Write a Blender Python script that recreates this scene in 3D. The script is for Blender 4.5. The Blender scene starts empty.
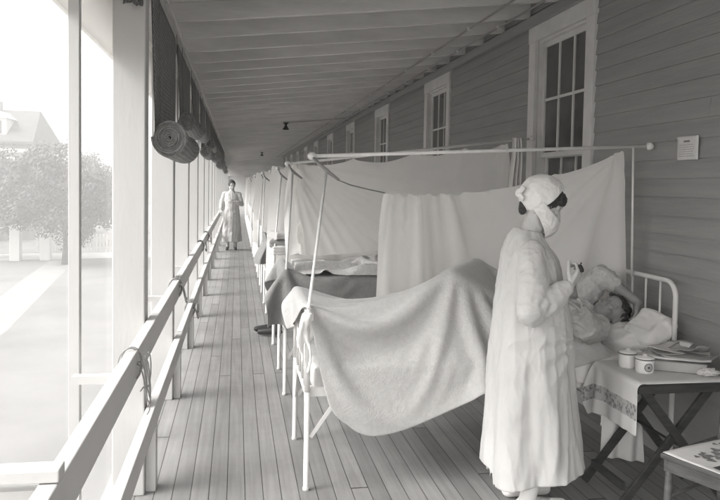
import bpy, bmesh, math, random
import numpy as np
from math import radians as R, sin, cos, pi
from mathutils import Vector, Matrix, noise
random.seed(7); np.random.seed(7)
scn = bpy.context.scene
COL = scn.collection

# ------------------------------------------------------------------ camera, world, sun, exposure
F_PX, PSI, PITCH, ROLL, PPY = 710.0, R(9.8639), R(2.6), R(1.0), 217.39
f = Vector((sin(PSI)*cos(PITCH), cos(PSI)*cos(PITCH), -sin(PITCH)))
rt0 = Vector((cos(PSI), -sin(PSI), 0)); up0 = rt0.cross(f)
rt = rt0*cos(ROLL)+up0*sin(ROLL); up = -rt0*sin(ROLL)+up0*cos(ROLL)
cd = bpy.data.cameras.new('camera'); cam = bpy.data.objects.new('camera', cd); COL.objects.link(cam)
cam.matrix_world = Matrix(((rt.x,up.x,-f.x,0),(rt.y,up.y,-f.y,0),(rt.z,up.z,-f.z,1.6),(0,0,0,1)))
cd.sensor_width = 36; cd.lens = 36*F_PX/720; cd.shift_y = -(250-PPY)/720
cd.clip_start = .05; cd.clip_end = 2000
scn.camera = cam
w = bpy.data.worlds.new('World'); scn.world = w; w.use_nodes = True
nt = w.node_tree; nt.nodes.clear()
sky = nt.nodes.new('ShaderNodeTexSky'); sky.sky_type = 'NISHITA'; sky.sun_disc = False
SUN_EL, SUN_AZ = R(46), R(-104)          # azimuth measured from +Y towards +X
sky.sun_elevation = SUN_EL; sky.sun_rotation = SUN_AZ; sky.air_density = 1.0; sky.dust_density = 4.0
hs = nt.nodes.new('ShaderNodeHueSaturation'); hs.inputs['Saturation'].default_value = 0.0
mx = nt.nodes.new('ShaderNodeMixRGB'); mx.blend_type = 'MULTIPLY'; mx.inputs[0].default_value = 1; mx.inputs[2].default_value = (1,.992,.98,1)
bg = nt.nodes.new('ShaderNodeBackground'); bg.inputs['Strength'].default_value = .15
wo = nt.nodes.new('ShaderNodeOutputWorld')
nt.links.new(sky.outputs[0], hs.inputs['Color']); nt.links.new(hs.outputs[0], mx.inputs[1])
nt.links.new(mx.outputs[0], bg.inputs[0]); nt.links.new(bg.outputs[0], wo.inputs[0])
sl = bpy.data.lights.new('sun', 'SUN'); sl.energy = .5; sl.angle = R(35); sl.color = (1,.985,.96)
so = bpy.data.objects.new('sun', sl); COL.objects.link(so)
sd = Vector((sin(SUN_AZ)*cos(SUN_EL), cos(SUN_AZ)*cos(SUN_EL), sin(SUN_EL)))
so.rotation_euler = sd.to_track_quat('Z','Y').to_euler()
vs = scn.view_settings
vs.view_transform = 'Standard'; vs.look = 'None'; vs.gamma = 1; vs.use_curve_mapping = False
vs.exposure = 2.25
scn.cycles.max_bounces = 10; scn.cycles.diffuse_bounces = 6; scn.cycles.transparent_max_bounces = 32

# ------------------------------------------------------------------ helpers
def g(v): return (v, v*.985, v*.965, 1)

def mat(name, v, rough=.8, var=.0, vscale=6, bump=.0, bscale=80, stretch=(1,1,1), spec=.3, sheen=0, metallic=0, detail=5, wrk=0, wsc=7):
    m = bpy.data.materials.new(name); m.use_nodes = True
    n = m.node_tree; N = n.nodes; b = N['Principled BSDF']
    b.inputs['Roughness'].default_value = rough; b.inputs['Specular IOR Level'].default_value = spec
    b.inputs['Metallic'].default_value = metallic
    if sheen: b.inputs['Sheen Weight'].default_value = sheen
    tc = N.new('ShaderNodeTexCoord'); mp = N.new('ShaderNodeMapping'); mp.inputs['Scale'].default_value = stretch
    n.links.new(tc.outputs['Object'], mp.inputs[0])
    if var:
        t = N.new('ShaderNodeTexNoise'); t.inputs['Scale'].default_value = vscale; t.inputs['Detail'].default_value = detail
        t.inputs['Roughness'].default_value = .65
        n.links.new(mp.outputs[0], t.inputs['Vector'])
        r = N.new('ShaderNodeValToRGB'); r.color_ramp.elements[0].position = .3; r.color_ramp.elements[1].position = .7
        r.color_ramp.elements[0].color = g(max(0,v*(1-var))); r.color_ramp.elements[1].color = g(v*(1+var))
        n.links.new(t.outputs['Fac'], r.inputs[0]); n.links.new(r.outputs[0], b.inputs['Base Color'])
    else: b.inputs['Base Color'].default_value = g(v)
    if bump:
        t2 = N.new('ShaderNodeTexNoise'); t2.inputs['Scale'].default_value = bscale; t2.inputs['Detail'].default_value = 3
        n.links.new(mp.outputs[0], t2.inputs['Vector'])
        bp = N.new('ShaderNodeBump'); bp.inputs['Strength'].default_value = bump; bp.inputs['Distance'].default_value = .01
        n.links.new(t2.outputs['Fac'], bp.inputs['Height']); n.links.new(bp.outputs[0], b.inputs['Normal'])
        if wrk:      # soft creases: ridged, distorted noise
            t3 = N.new('ShaderNodeTexNoise'); t3.inputs['Scale'].default_value = wsc; t3.inputs['Detail'].default_value = 3; t3.inputs['Distortion'].default_value = 1.2
            t3.noise_type = 'RIDGED_MULTIFRACTAL'
            n.links.new(mp.outputs[0], t3.inputs['Vector'])
            b3 = N.new('ShaderNodeBump'); b3.inputs['Strength'].default_value = wrk; b3.inputs['Distance'].default_value = .012
            n.links.new(t3.outputs['Fac'], b3.inputs['Height']); n.links.new(bp.outputs[0], b3.inputs['Normal']); n.links.new(b3.outputs[0], b.inputs['Normal'])
    return m

def plank_mat(name, v, axis, width, var=.25, rough=.6, gap=.05, phase=0, seglen=3.2, grain=.18, gapv=.15):
    """boards running along an axis: 'axis' is the coordinate across the boards ('X' or 'Z'), boards run along Y"""
    m = bpy.data.materials.new(name); m.use_nodes = True; n = m.node_tree; N = n.nodes; L = n.links
    b = N['Principled BSDF']; b.inputs['Roughness'].default_value = rough; b.inputs['Specular IOR Level'].default_value = .35
    tc = N.new('ShaderNodeTexCoord'); sp = N.new('ShaderNodeSeparateXYZ'); L.new(tc.outputs['Object'], sp.inputs[0])
    def M(op, a, c=None):
        q = N.new('ShaderNodeMath'); q.operation = op
        for i, z in enumerate((a, c)):
            if z is None: continue
            if isinstance(z, (int, float)): q.inputs[i].default_value = z
            else: L.new(z, q.inputs[i])
        return q.outputs[0]
    u = M('DIVIDE', M('ADD', sp.outputs[axis], phase+20), width); idx = M('FLOOR', u); fr = M('FRACT', u)
    wn = N.new('ShaderNodeTexWhiteNoise'); wn.noise_dimensions = '1D'; L.new(idx, wn.inputs['W'])
    v2 = M('DIVIDE', M('ADD', sp.outputs['Y'], M('MULTIPLY', wn.outputs['Value'], seglen)), seglen)
    seg = M('FLOOR', v2); sf = M('FRACT', v2)
    wn2 = N.new('ShaderNodeTexWhiteNoise'); wn2.noise_dimensions = '2D'
    cb = N.new('ShaderNodeCombineXYZ'); L.new(idx, cb.inputs[0]); L.new(seg, cb.inputs[1]); L.new(cb.outputs[0], wn2.inputs['Vector'])
    mp = N.new('ShaderNodeMapping'); mp.inputs['Scale'].default_value = (40, 1.6, 40); L.new(tc.outputs['Object'], mp.inputs[0])
    off = N.new('ShaderNodeVectorMath'); off.operation = 'ADD'; L.new(mp.outputs[0], off.inputs[0])
    c3 = N.new('ShaderNodeCombineXYZ'); L.new(M('MULTIPLY', wn2.outputs['Value'], 60), c3.inputs[1]); L.new(c3.outputs[0], off.inputs[1])
    gn = N.new('ShaderNodeTexNoise'); gn.inputs['Scale'].default_value = 1; gn.inputs['Detail'].default_value = 6; L.new(off.outputs[0], gn.inputs['Vector'])
    bl = N.new('ShaderNodeTexNoise'); bl.inputs['Scale'].default_value = 2.2; bl.inputs['Detail'].default_value = 6; bl.inputs['Roughness'].default_value = .7; L.new(tc.outputs['Object'], bl.inputs['Vector'])
    k = M('ADD', 1-var/2, M('MULTIPLY', wn2.outputs['Value'], var))
    k = M('MULTIPLY', k, M('ADD', 1-grain*.5, M('MULTIPLY', gn.outputs['Fac'], grain)))
    k = M('MULTIPLY', k, M('ADD', .72, M('MULTIPLY', bl.outputs['Fac'], .56)))
    gp = M('LESS_THAN', M('MINIMUM', fr, M('SUBTRACT', 1.0, fr)), gap/2)
    gp2 = M('LESS_THAN', sf, .0018)
    gg = M('MAXIMUM', gp, gp2)
    k = M('MULTIPLY', k, M('SUBTRACT', 1.0, M('MULTIPLY', gg, 1-gapv)))
    mc = N.new('ShaderNodeMixRGB'); mc.blend_type = 'MULTIPLY'; mc.inputs[0].default_value = 1; mc.inputs[1].default_value = g(v)
    L.new(k, mc.inputs[2]); L.new(mc.outputs[0], b.inputs['Base Color'])
    bp = N.new('ShaderNodeBump'); bp.inputs['Strength'].default_value = .5; bp.inputs['Distance'].default_value = .004
    L.new(M('SUBTRACT', M('MULTIPLY', gn.outputs['Fac'], .3), gg), bp.inputs['Height']); L.new(bp.outputs[0], b.inputs['Normal'])
    return m

M_white = mat('white_paint', .54, .5, .05, 3, .08, 60, (1,1,.2))
def chips(m, thr, v, sc=9):
    n = m.node_tree; N = n.nodes; b = N['Principled BSDF']; src = b.inputs['Base Color'].links[0].from_socket
    tc = N.new('ShaderNodeTexCoord'); mp = N.new('ShaderNodeMapping'); mp.inputs['Scale'].default_value = (1,.35,.35)
    t = N.new('ShaderNodeTexNoise'); t.inputs['Scale'].default_value = sc; t.inputs['Detail'].default_value = 9; t.inputs['Roughness'].default_value = .75
    q = N.new('ShaderNodeValToRGB'); q.color_ramp.elements[0].position = thr; q.color_ramp.elements[0].color = (0,0,0,1); q.color_ramp.elements[1].position = thr+.03; q.color_ramp.elements[1].color = (1,1,1,1)
    x = N.new('ShaderNodeMixRGB'); x.inputs[2].default_value = g(v)
    n.links.new(tc.outputs['Object'], mp.inputs[0]); n.links.new(mp.outputs[0], t.inputs['Vector']); n.links.new(t.outputs['Fac'], q.inputs[0]); n.links.new(q.outputs[0], x.inputs[0]); n.links.new(src, x.inputs[1]); n.links.new(x.outputs[0], b.inputs['Base Color']); return m
chips(M_white, .66, .36)
M_trim = mat('trim_paint', .66, .45, .1, 4, .12, 60)
M_enamel = mat('bed_enamel', .74, .3, .06, 20, spec=.5)
M_sheet = mat('sheet_cotton', .8, .9, .05, 3, .12, 260, sheen=.2, wrk=.7, wsc=7)
M_sheet2 = mat('sheet_linen', .74, .9, .06, 3, .12, 260, sheen=.2, wrk=.7, wsc=7)
def translucent(m, fac, v):
    n = m.node_tree; b = n.nodes['Principled BSDF']; o = [q for q in n.nodes if q.type == 'OUTPUT_MATERIAL'][0]
    t = n.nodes.new('ShaderNodeBsdfTranslucent'); t.inputs[0].default_value = g(v); x = n.nodes.new('ShaderNodeMixShader'); x.inputs[0].default_value = fac
    n.links.new(b.outputs[0], x.inputs[1]); n.links.new(t.outputs[0], x.inputs[2]); n.links.new(x.outputs[0], o.inputs[0]); return m
M_hang = translucent(mat('hung_cotton', .9, .9, .05, 3, .1, 300, wrk=.7, wsc=4), .45, .97)
M_hang2 = translucent(mat('hung_linen', .9, .9, .06, 3, .1, 300, wrk=.7, wsc=4), .48, .98)
M_gown = mat('gown_cotton', .52, .85, .08, 4, .15, 340, sheen=.2, wrk=.8, wsc=9, stretch=(1,1,.45))
M_gauze = mat('gauze', .76, .9, .05, 30, .3, 500, wrk=.7, wsc=16)
M_blanket = mat('wool_blanket', .5, .95, .08, 40, .4, 110, sheen=.35, wrk=.25, wsc=6, detail=8)
M_dark_blanket = mat('dark_wool', .26, .95, .1, 40, .4, 110, sheen=.3, wrk=.25, wsc=6, detail=8)
M_mid_blanket = mat('pale_wool', .62, .95, .15, 50, .5, 95, sheen=.3, wrk=.3, wsc=8, detail=8)
M_tick = mat('mattress_ticking', .5, .9, .08, 14, .2, 120)
M_skin = mat('skin', .48, .5, .12, 18, .08, 200, spec=.4)
M_skin2 = mat('skin_tanned', .25, .5, .14, 18, .08, 200, spec=.4)
M_hair = mat('dark_hair', .035, .5, .5, 60, .9, 130, (1,1,1), spec=.5)
M_pyj = mat('pyjama_flannel', .47, .9, .12, 26, .3, 160, wrk=.5, wsc=14)
M_wood = mat('dark_table_wood', .045, .45, .35, 8, .2, 50, (1,1,6))
M_chair = mat('chair_wood', .09, .4, .3, 8, .2, 50, (1,1,5))
M_black = mat('black_iron', .03, .5)
M_ceramic = mat('white_enamelware', .72, .12, .04, 10, spec=.6)
M_ink = mat('dark_print', .06, .6)
M_ink2 = mat('grey_print', .2, .7, .4, 60)
M_paper = mat('paper', .66, .8, .05, 12, .1, 60)
M_paper2 = mat('grey_paper', .38, .8, .08, 12, .1, 60)
M_book = mat('book_cloth', .22, .7, .2, 20, .2, 90)
M_siding = mat('siding_paint', .31, .6, .12, 3.5, .25, 30, (1,.25,3))
M_rope = mat('rope', .3, .9, .2, 100)
M_leather = mat('black_leather', .035, .35, .2, 20)
M_glass = mat('window_glass', .09, .06, .3, 3, spec=.7)
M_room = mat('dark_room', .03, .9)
M_conduit = mat('painted_conduit', .28, .5)
M_ceiling = plank_mat('ceiling_boards', .66, 'X', .13, .1, .65, .03)
M_rafter = mat('rafter_paint', .66, .6, .14, 5, .2, 40, (.25,1,1))
M_floor = plank_mat('floor_boards', .26, 'X', .092, .3, .5, .05, seglen=6.5, gapv=.22, grain=.6)
chips(M_rafter, .68, .4, 6)

def stuff_uv(m):  return m

def link(name, me, m, parent=None, smooth=True):
    o = bpy.data.objects.new(name, me); COL.objects.link(o)
    if m: me.materials.append(m)
    if parent: o.parent = parent
    if smooth: me.shade_smooth()
    return o
def obj(name, bm, m, parent=None, smooth=False, bevel=0):
    me = bpy.data.meshes.new(name); bmesh.ops.recalc_face_normals(bm, faces=bm.faces); bm.to_mesh(me); bm.free()
    o = link(name, me, m, parent, smooth)
    if bevel:
        b = o.modifiers.new('bevel','BEVEL'); b.width = bevel; b.segments = 2; b.limit_method = 'ANGLE'
    return o
def tag(o, label=None, cat=None, group=None, kind=None):
    if label: o['label'] = label
    if cat: o['category'] = cat
    if group: o['group'] = group
    if kind: o['kind'] = kind
    return o
def thing(name, label, cat, loc=(0,0,0), rz=0, group=None):
    o = bpy.data.objects.new(name, None); COL.objects.link(o); o.location = loc; o.rotation_euler = (0,0,rz)
    o.empty_display_size = .1
    return tag(o, label, cat, group)
def copy_tree(o, parent=None):
    c = o.copy(); COL.objects.link(c)
    if parent: c.parent = parent
    for ch in list(o.children): copy_tree(ch, c)
    return c
def BM(): return bmesh.new()
def box(bm, x0,x1,y0,y1,z0,z1, M=None):
    vs_ = [bm.verts.new((x,y,z)) for x in (x0,x1) for y in (y0,y1) for z in (z0,z1)]
    for q in ((0,1,3,2),(4,6,7,5),(0,4,5,1),(2,3,7,6),(0,2,6,4),(1,5,7,3)): bm.faces.new([vs_[i] for i in q])
    if M is not None:
        for v in vs_: v.co = M @ v.co
    return bm
def beam(bm, p0, p1, wd, h, upv=(0,0,1)):
    """rectangular bar from p0 to p1, wd across, h along up"""
    p0, p1 = Vector(p0), Vector(p1); d = (p1-p0); l = d.length; d.normalize()
    s = d.cross(Vector(upv)).normalized(); u = s.cross(d)
    M = Matrix(((d.x,s.x,u.x,p0.x),(d.y,s.y,u.y,p0.y),(d.z,s.z,u.z,p0.z),(0,0,0,1)))
    return box(bm, 0,l,-wd/2,wd/2,-h/2,h/2, M)
def tube(bm, pts, r, seg=10, caps=True, closed=False):
    pts = [Vector(p) for p in pts]; n = len(pts); rr = r if isinstance(r,(list,tuple)) else [r]*n
    rings = []; prev = None
    for i,p in enumerate(pts):
        a = pts[max(i-1,0)]; c = pts[min(i+1,n-1)]
        if closed: a = pts[(i-1)%n]; c = pts[(i+1)%n]
        d = (c-a).normalized()
        if prev is None: s = d.orthogonal().normalized()
        else:
            s = (prev - d*prev.dot(d));  s = s.normalized() if s.length > 1e-6 else d.orthogonal().normalized()
        prev = s; u = d.cross(s)
        rings.append([bm.verts.new(p + (s*cos(2*pi*k/seg)+u*sin(2*pi*k/seg))*rr[i]) for k in range(seg)])
    for i in range(n if closed else n-1):
        A, B = rings[i], rings[(i+1)%n]
        for k in range(seg): bm.faces.new((A[k],A[(k+1)%seg],B[(k+1)%seg],B[k]))
    if caps and not closed: bm.faces.new(rings[0][::-1]); bm.faces.new(rings[-1])
    return bm
def capsule(bm, p0, p1, r0, r1, seg=18):
    p0, p1 = Vector(p0), Vector(p1); d = p1-p0; l = d.length; d = d.normalized() if l > 1e-6 else Vector((0,0,1))
    pts = []; rs = []
    for i in range(7):
        a = pi/2*(1-i/6); pts.append(p0 - d*r0*sin(a)); rs.append(max(r0*cos(a), 1e-4))
    for i in range(7):
        a = pi/2*i/6; pts.append(p1 + d*r1*sin(a)); rs.append(max(r1*cos(a), 1e-4))
    # fixed frame
    s = d.orthogonal().normalized(); u = d.cross(s); rings = []
    for p, r in zip(pts, rs): rings.append([bm.verts.new(p+(s*cos(2*pi*k/seg)+u*sin(2*pi*k/seg))*r) for k in range(seg)])
    for A,B in zip(rings, rings[1:]):
        for k in range(seg): bm.faces.new((A[k],A[(k+1)%seg],B[(k+1)%seg],B[k]))
    bm.faces.new(rings[0][::-1]); bm.faces.new(rings[-1])
    return bm
def chain(bm, pts, rs):
    for a,b,r0,r1 in zip(pts, pts[1:], rs, rs[1:]): capsule(bm, a, b, r0, r1)
def ellip(bm, c, r, M=None, seg=28, rings=18):
    X = Matrix.Translation(Vector(c)) @ Matrix.Diagonal((r[0],r[1],r[2],1))
    if M is not None: X = M @ X
    bmesh.ops.create_uvsphere(bm, u_segments=seg, v_segments=rings, radius=1, matrix=X)
def loft(bm, rings, cap=True):
    R_ = [[bm.verts.new(p) for p in r] for r in rings]; n = len(R_[0])
    for A,B in zip(R_, R_[1:]):
        for k in range(n): bm.faces.new((A[k],A[(k+1)%n],B[(k+1)%n],B[k]))
    if cap: bm.faces.new(R_[0][::-1]); bm.faces.new(R_[-1])
def vox(bm, voxel, smooth=4, fac=.5):
    bmesh.ops.recalc_face_normals(bm, faces=bm.faces)
    me = bpy.data.meshes.new('tmp'); bm.to_mesh(me); bm.free()
    o = bpy.data.objects.new('tmp', me); COL.objects.link(o)
    r = o.modifiers.new('r','REMESH'); r.mode = 'VOXEL'; r.voxel_size = voxel
    s = o.modifiers.new('s','SMOOTH'); s.iterations = smooth; s.factor = fac
    dg = bpy.context.evaluated_depsgraph_get(); out = bpy.data.meshes.new_from_object(o.evaluated_get(dg))
    bpy.data.objects.remove(o); bpy.data.meshes.remove(me)
    return out
def displace(me, fn):
    n = len(me.vertices); co = np.empty(n*3); me.vertices.foreach_get('co', co); no = np.empty(n*3); me.vertex_normals.foreach_get('vector', no)
    co = co.reshape(-1,3); no = no.reshape(-1,3); co = co + no*fn(co, no)[:,None]
    me.vertices.foreach_set('co', co.ravel()); me.update()
def fbm(co, sc, oc=3):
    return np.array([noise.fractal(Vector(p)*sc, .6, 2.0, oc) for p in co])
def crease(co, sc, seed=0, stretch=(1,1,1), pw=5):
    out = np.zeros(len(co)); st = np.array(stretch)
    for k in range(2):
        q = co*st*sc; q = q+np.array([seed+17*k, 3*k, 5*k])
        out += np.array([max(0.,1-1.6*abs(noise.noise(Vector(p)))) for p in q])**pw
    return out/2-.25
def lathe(bm, prof, c=(0,0,0), seg=28):
    rings = [[(c[0]+r*cos(2*pi*k/seg), c[1]+r*sin(2*pi*k/seg), c[2]+z) for k in range(seg)] for r,z in prof]
    loft(bm, rings)
def grid_mesh(P, name='cloth', uv=True, closed_u=False):
    ny, nx, _ = P.shape
    me = bpy.data.meshes.new(name)
    idx = np.arange(ny*nx).reshape(ny,nx)
    fc = np.stack([idx[:-1,:-1], idx[:-1,1:], idx[1:,1:], idx[1:,:-1]], -1).reshape(-1,4)
    me.from_pydata([tuple(p) for p in P.reshape(-1,3)], [], fc.tolist())
    u = me.uv_layers.new(name='UVMap'); vi = np.empty(len(me.loops), dtype=np.int32); me.loops.foreach_get('vertex_index', vi)
    uvs = np.stack([(vi % nx)/(nx-1), (vi//nx)/(ny-1)], -1).astype(np.float32); u.data.foreach_set('uv', uvs.ravel())
    return me
def cloth_obj(name, P, m, parent=None, thick=.003, sub=1):
    o = link(name, grid_mesh(P, name), m, parent)
    if thick:
        s = o.modifiers.new('solid','SOLIDIFY'); s.thickness = thick; s.offset = 0
    if sub:
        s = o.modifiers.new('sub','SUBSURF'); s.levels = sub; s.render_levels = sub
    return o

# ------------------------------------------------------------------ small cloth solver (position based)
def sim(P, s, caps=(), boxes=(), pins=None, steps=900, dt=1/420., bend=.25, damp=.995, fric=.35, thick=.008, grav=9.8, shear=.5, wind=None, floor=0.012):
    """P (ny,nx,3) start positions, s rest spacing (su, sv); pins: bool mask"""
    su, sv = s if isinstance(s, tuple) else (s, s)
    P = P.astype(np.float64).copy(); V = np.zeros_like(P)
    W = np.ones(P.shape[:2]+(1,)); 
    if pins is not None: W[pins] = 0
    def con(a, b, rest, k, push=1.0):
        A = P[a]; B = P[b]; wa = W[a]; wb = W[b]
        d = B-A; l = np.sqrt((d*d).sum(-1, keepdims=True))+1e-9
        e = (l-rest)/l*k
        if push < 1: e = np.where(e<0, e*push, e)
        ws = wa+wb+1e-9; q = d*(e/ws)
        P[a] += q*wa; P[b] -= q*wb
    S = slice
    batches = []
    for o in (0,1):
        batches.append(((S(None), S(o, -1, 2)), (S(None), S(o+1, None, 2)), su, 1., 1.))
        batches.append(((S(o,-1,2), S(None)), (S(o+1,None,2), S(None)), sv, 1., 1.))
    dg_ = math.hypot(su, sv)
    for o in (0,1):
        batches.append(((S(o,-1,2), S(None,-1)), (S(o+1,None,2), S(1,None)), dg_, shear, 1.))
        batches.append(((S(o,-1,2), S(1,None)), (S(o+1,None,2), S(None,-1)), dg_, shear, 1.))
    def trim(a, b):
        A = P[a]; B = P[b]; 
        m0 = min(A.shape[0], B.shape[0]); m1 = min(A.shape[1], B.shape[1])
        return m0, m1
    fixed = []
    ny, nx = P.shape[:2]
    def rng(sl_, n, m):
        return list(range(*sl_.indices(n)))[:m]
    for a, b, r_, k_, p_ in batches:
        m0, m1 = trim(a, b)
        def lim(t):
            out = []
            for sl_, n, m in ((t[0], ny, m0), (t[1], nx, m1)):
                ids = rng(sl_, n, m); out.append(S(ids[0], ids[-1]+1, (ids[1]-ids[0]) if len(ids) > 1 else 1))
            return tuple(out)
        fixed.append((lim(a), lim(b), r_, k_, p_))
    bc = []
    for o in range(4):
        for ax, n, sp in ((1,nx,su),(0,ny,sv)):
            i0 = [i for i in range(o, n-2, 4)]; 
            if not i0: continue
            a = S(i0[0], i0[-1]+1, 4); b = S(i0[0]+2, i0[-1]+3, 4)
            bc.append(((S(None),a),(S(None),b),2*sp) if ax == 1 else ((a,S(None)),(b,S(None)),2*sp))
    caps = [(np.array(a,float), np.array(b,float), r0, r1) for a,b,r0,r1 in caps]
    boxes = [(np.array(c,float), np.array(h,float), r) for c,h,r in boxes]
    G = np.array([0,0,-grav])
    for it in range(steps):
        V *= damp; V += G*dt
        if wind is not None: V += wind(P, it)*dt
        V *= W
        O = P.copy(); P += V*dt
        for a,b,r_,k_,p_ in fixed: con(a,b,r_,k_,p_)
        if bend:
            for a,b,r_ in bc: con(a,b,r_,bend,1.)
        for a,b,r0,r1 in caps:
            ab = b-a; t = np.clip(((P-a)@ab)/(ab@ab), 0, 1)[...,None]
            d = P-(a+t*ab); l = np.sqrt((d*d).sum(-1,keepdims=True))+1e-9; pen = (r0+(r1-r0)*t+thick)-l
            hit = (pen > 0)*W; P += d/l*np.maximum(pen,0)*W
            mv = P-O; nrm = d/l; tan = mv-nrm*(mv*nrm).sum(-1,keepdims=True); P -= tan*fric*hit
        for c,h,r in boxes:
            q = np.abs(P-c)-h; sg = np.sign(P-c)
            mxq = np.maximum(q,0); ol = np.sqrt((mxq*mxq).sum(-1,keepdims=True))
            inside = q.max(-1,keepdims=True) < 0
            am = (q == q.max(-1,keepdims=True))
            nrm = np.where(inside, am*sg, mxq*sg/(ol+1e-9))
            dist = np.where(inside, q.max(-1,keepdims=True), ol)-r-thick
            pen = np.maximum(-dist,0); hit = (pen>0)*W; P += nrm*pen*W
            mv = P-O; tan = mv-nrm*(mv*nrm).sum(-1,keepdims=True); P -= tan*fric*hit
        P[...,2] = np.where(W[...,0]>0, np.maximum(P[...,2], floor), P[...,2])
        V = (P-O)/dt
        sp_ = np.sqrt((V*V).sum(-1,keepdims=True)); V *= np.minimum(1, 4/(sp_+1e-9))
    return P

# ------------------------------------------------------------------ ground, path, terrain
WX = 2.57           # wall plane
GZ = -3.2
YE = 40.0
M_ground = mat('dry_ground', .17, .95, .18, .35, .3, 6)
M_path = mat('pale_path', .24, .9, .1, 1.2, .2, 20)
bm = BM(); box(bm, -150,150,-150,150,GZ-.3,GZ); tag(obj('ground', bm, M_ground), kind='structure')
def strip(name, pts, wd, m, z=.004):
    bm = BM(); L_ = []
    for i,(x,y) in enumerate(pts):
        a = Vector(pts[max(i-1,0)]); b = Vector(pts[min(i+1,len(pts)-1)]); d = (b-a).normalized(); n = Vector((d.y,-d.x))*wd/2
        L_.append((bm.verts.new((x+n.x,y+n.y,GZ+z)), bm.verts.new((x-n.x,y-n.y,GZ+z))))
    for a,b in zip(L_, L_[1:]): bm.faces.new((a[0],a[1],b[1],b[0]))
    return tag(obj(name, bm, m), kind='structure')
strip('path', [(-6.6,-5),(-7.3,12),(-7.9,24),(-9.3,36),(-10.5,48),(-12,90)], 1.5, M_path)
strip('road', [(-60,30),(-30,40),(-14,46.5),(0,50),(30,56)], 4.0, mat('road_gravel', .4, .95, .12, .8, .2, 8), .008)
# ------------------------------------------------------------------ porch shell
bm = BM(); box(bm, -.66, WX+.1, -.9, YE, -.04, 0); tag(obj('porch_floor', bm, M_floor), kind='structure')
bm = BM(); box(bm, -.64, -.58, -.9, YE, -.36, -.044); tag(obj('floor_fascia', bm, M_white), kind='structure')
bm = BM(); box(bm, -.5, 6.5, -.9, YE, GZ+.002, -.37); tag(obj('porch_foundation', bm, mat('lower_wall', .25, .9, .1)), kind='structure')

# wall with lap siding and window openings
NW = 10; WP = 3.57; WY0 = 4.83
wins = [(WY0+WP*k+.13, WY0+WP*k+1.04) for k in range(NW)]
OZ0, OZ1 = .95, 2.87
wall = thing('clapboard_wall', 'long dark grey clapboard wall with a row of tall white windows', 'wall', (WX,0,0))
bm = BM(); ex = .112; z = 0.0; i = 0
while z < 3.2:
    segs = []; y = -.9
    if z+ex > OZ0-.06 and z < OZ1+.05:
        for a,b in wins: segs.append((y, a-.02)); y = b+.02
    segs.append((y, YE))
    for y0,y1 in segs:
        cuts = [y0]; yy = y0+random.uniform(2.5,4.5)
        while yy < y1-1: cuts.append(yy); yy += random.uniform(3.2,4.8)
        cuts.append(y1)
        for a,b in zip(cuts, cuts[1:]):
            b -= .0025
            o1 = random.uniform(-.001,.001)
            P_ = [(-.016+o1,a,z-.006),(-.016+o1,b,z-.006),(-.003,b,z+ex),(-.003,a,z+ex)]
            v = [bm.verts.new(p) for p in P_]+[bm.verts.new((0,a,z-.006)), bm.verts.new((0,b,z-.006)), bm.verts.new((0,b,z+ex)), bm.verts.new((0,a,z+ex))]
            for q in ((0,1,2,3),(0,4,5,1),(3,2,6,7),(0,3,7,4),(1,5,6,2)): bm.faces.new([v[j] for j in q])
    z += ex; i += 1
obj('siding', bm, M_siding, wall)
bm = BM()     # sheathing behind the boards, with the openings left out
y = -.9
for a,b in wins: box(bm, .002,.14,y,a-.02,-.1,3.2); y = b+.02
box(bm, .002,.14,y,YE,-.1,3.2)
for a,b in wins: box(bm, .002,.14,a-.018,b+.018,-.1,OZ0-.04); box(bm, .002,.14,a-.018,b+.018,OZ1+.03,3.2)
obj('sheathing', bm, M_siding, wall)
bm = BM(); box(bm, -.03,-.018,-.9,YE,0,.09); obj('baseboard', bm, M_siding, wall)
bm = BM(); box(bm, 1.4,1.5,-.9,YE,-.1,3.2); box(bm, .142,1.4,-.9,YE,-.2,-.1); obj('room_interior', bm, M_room, wall)
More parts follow.
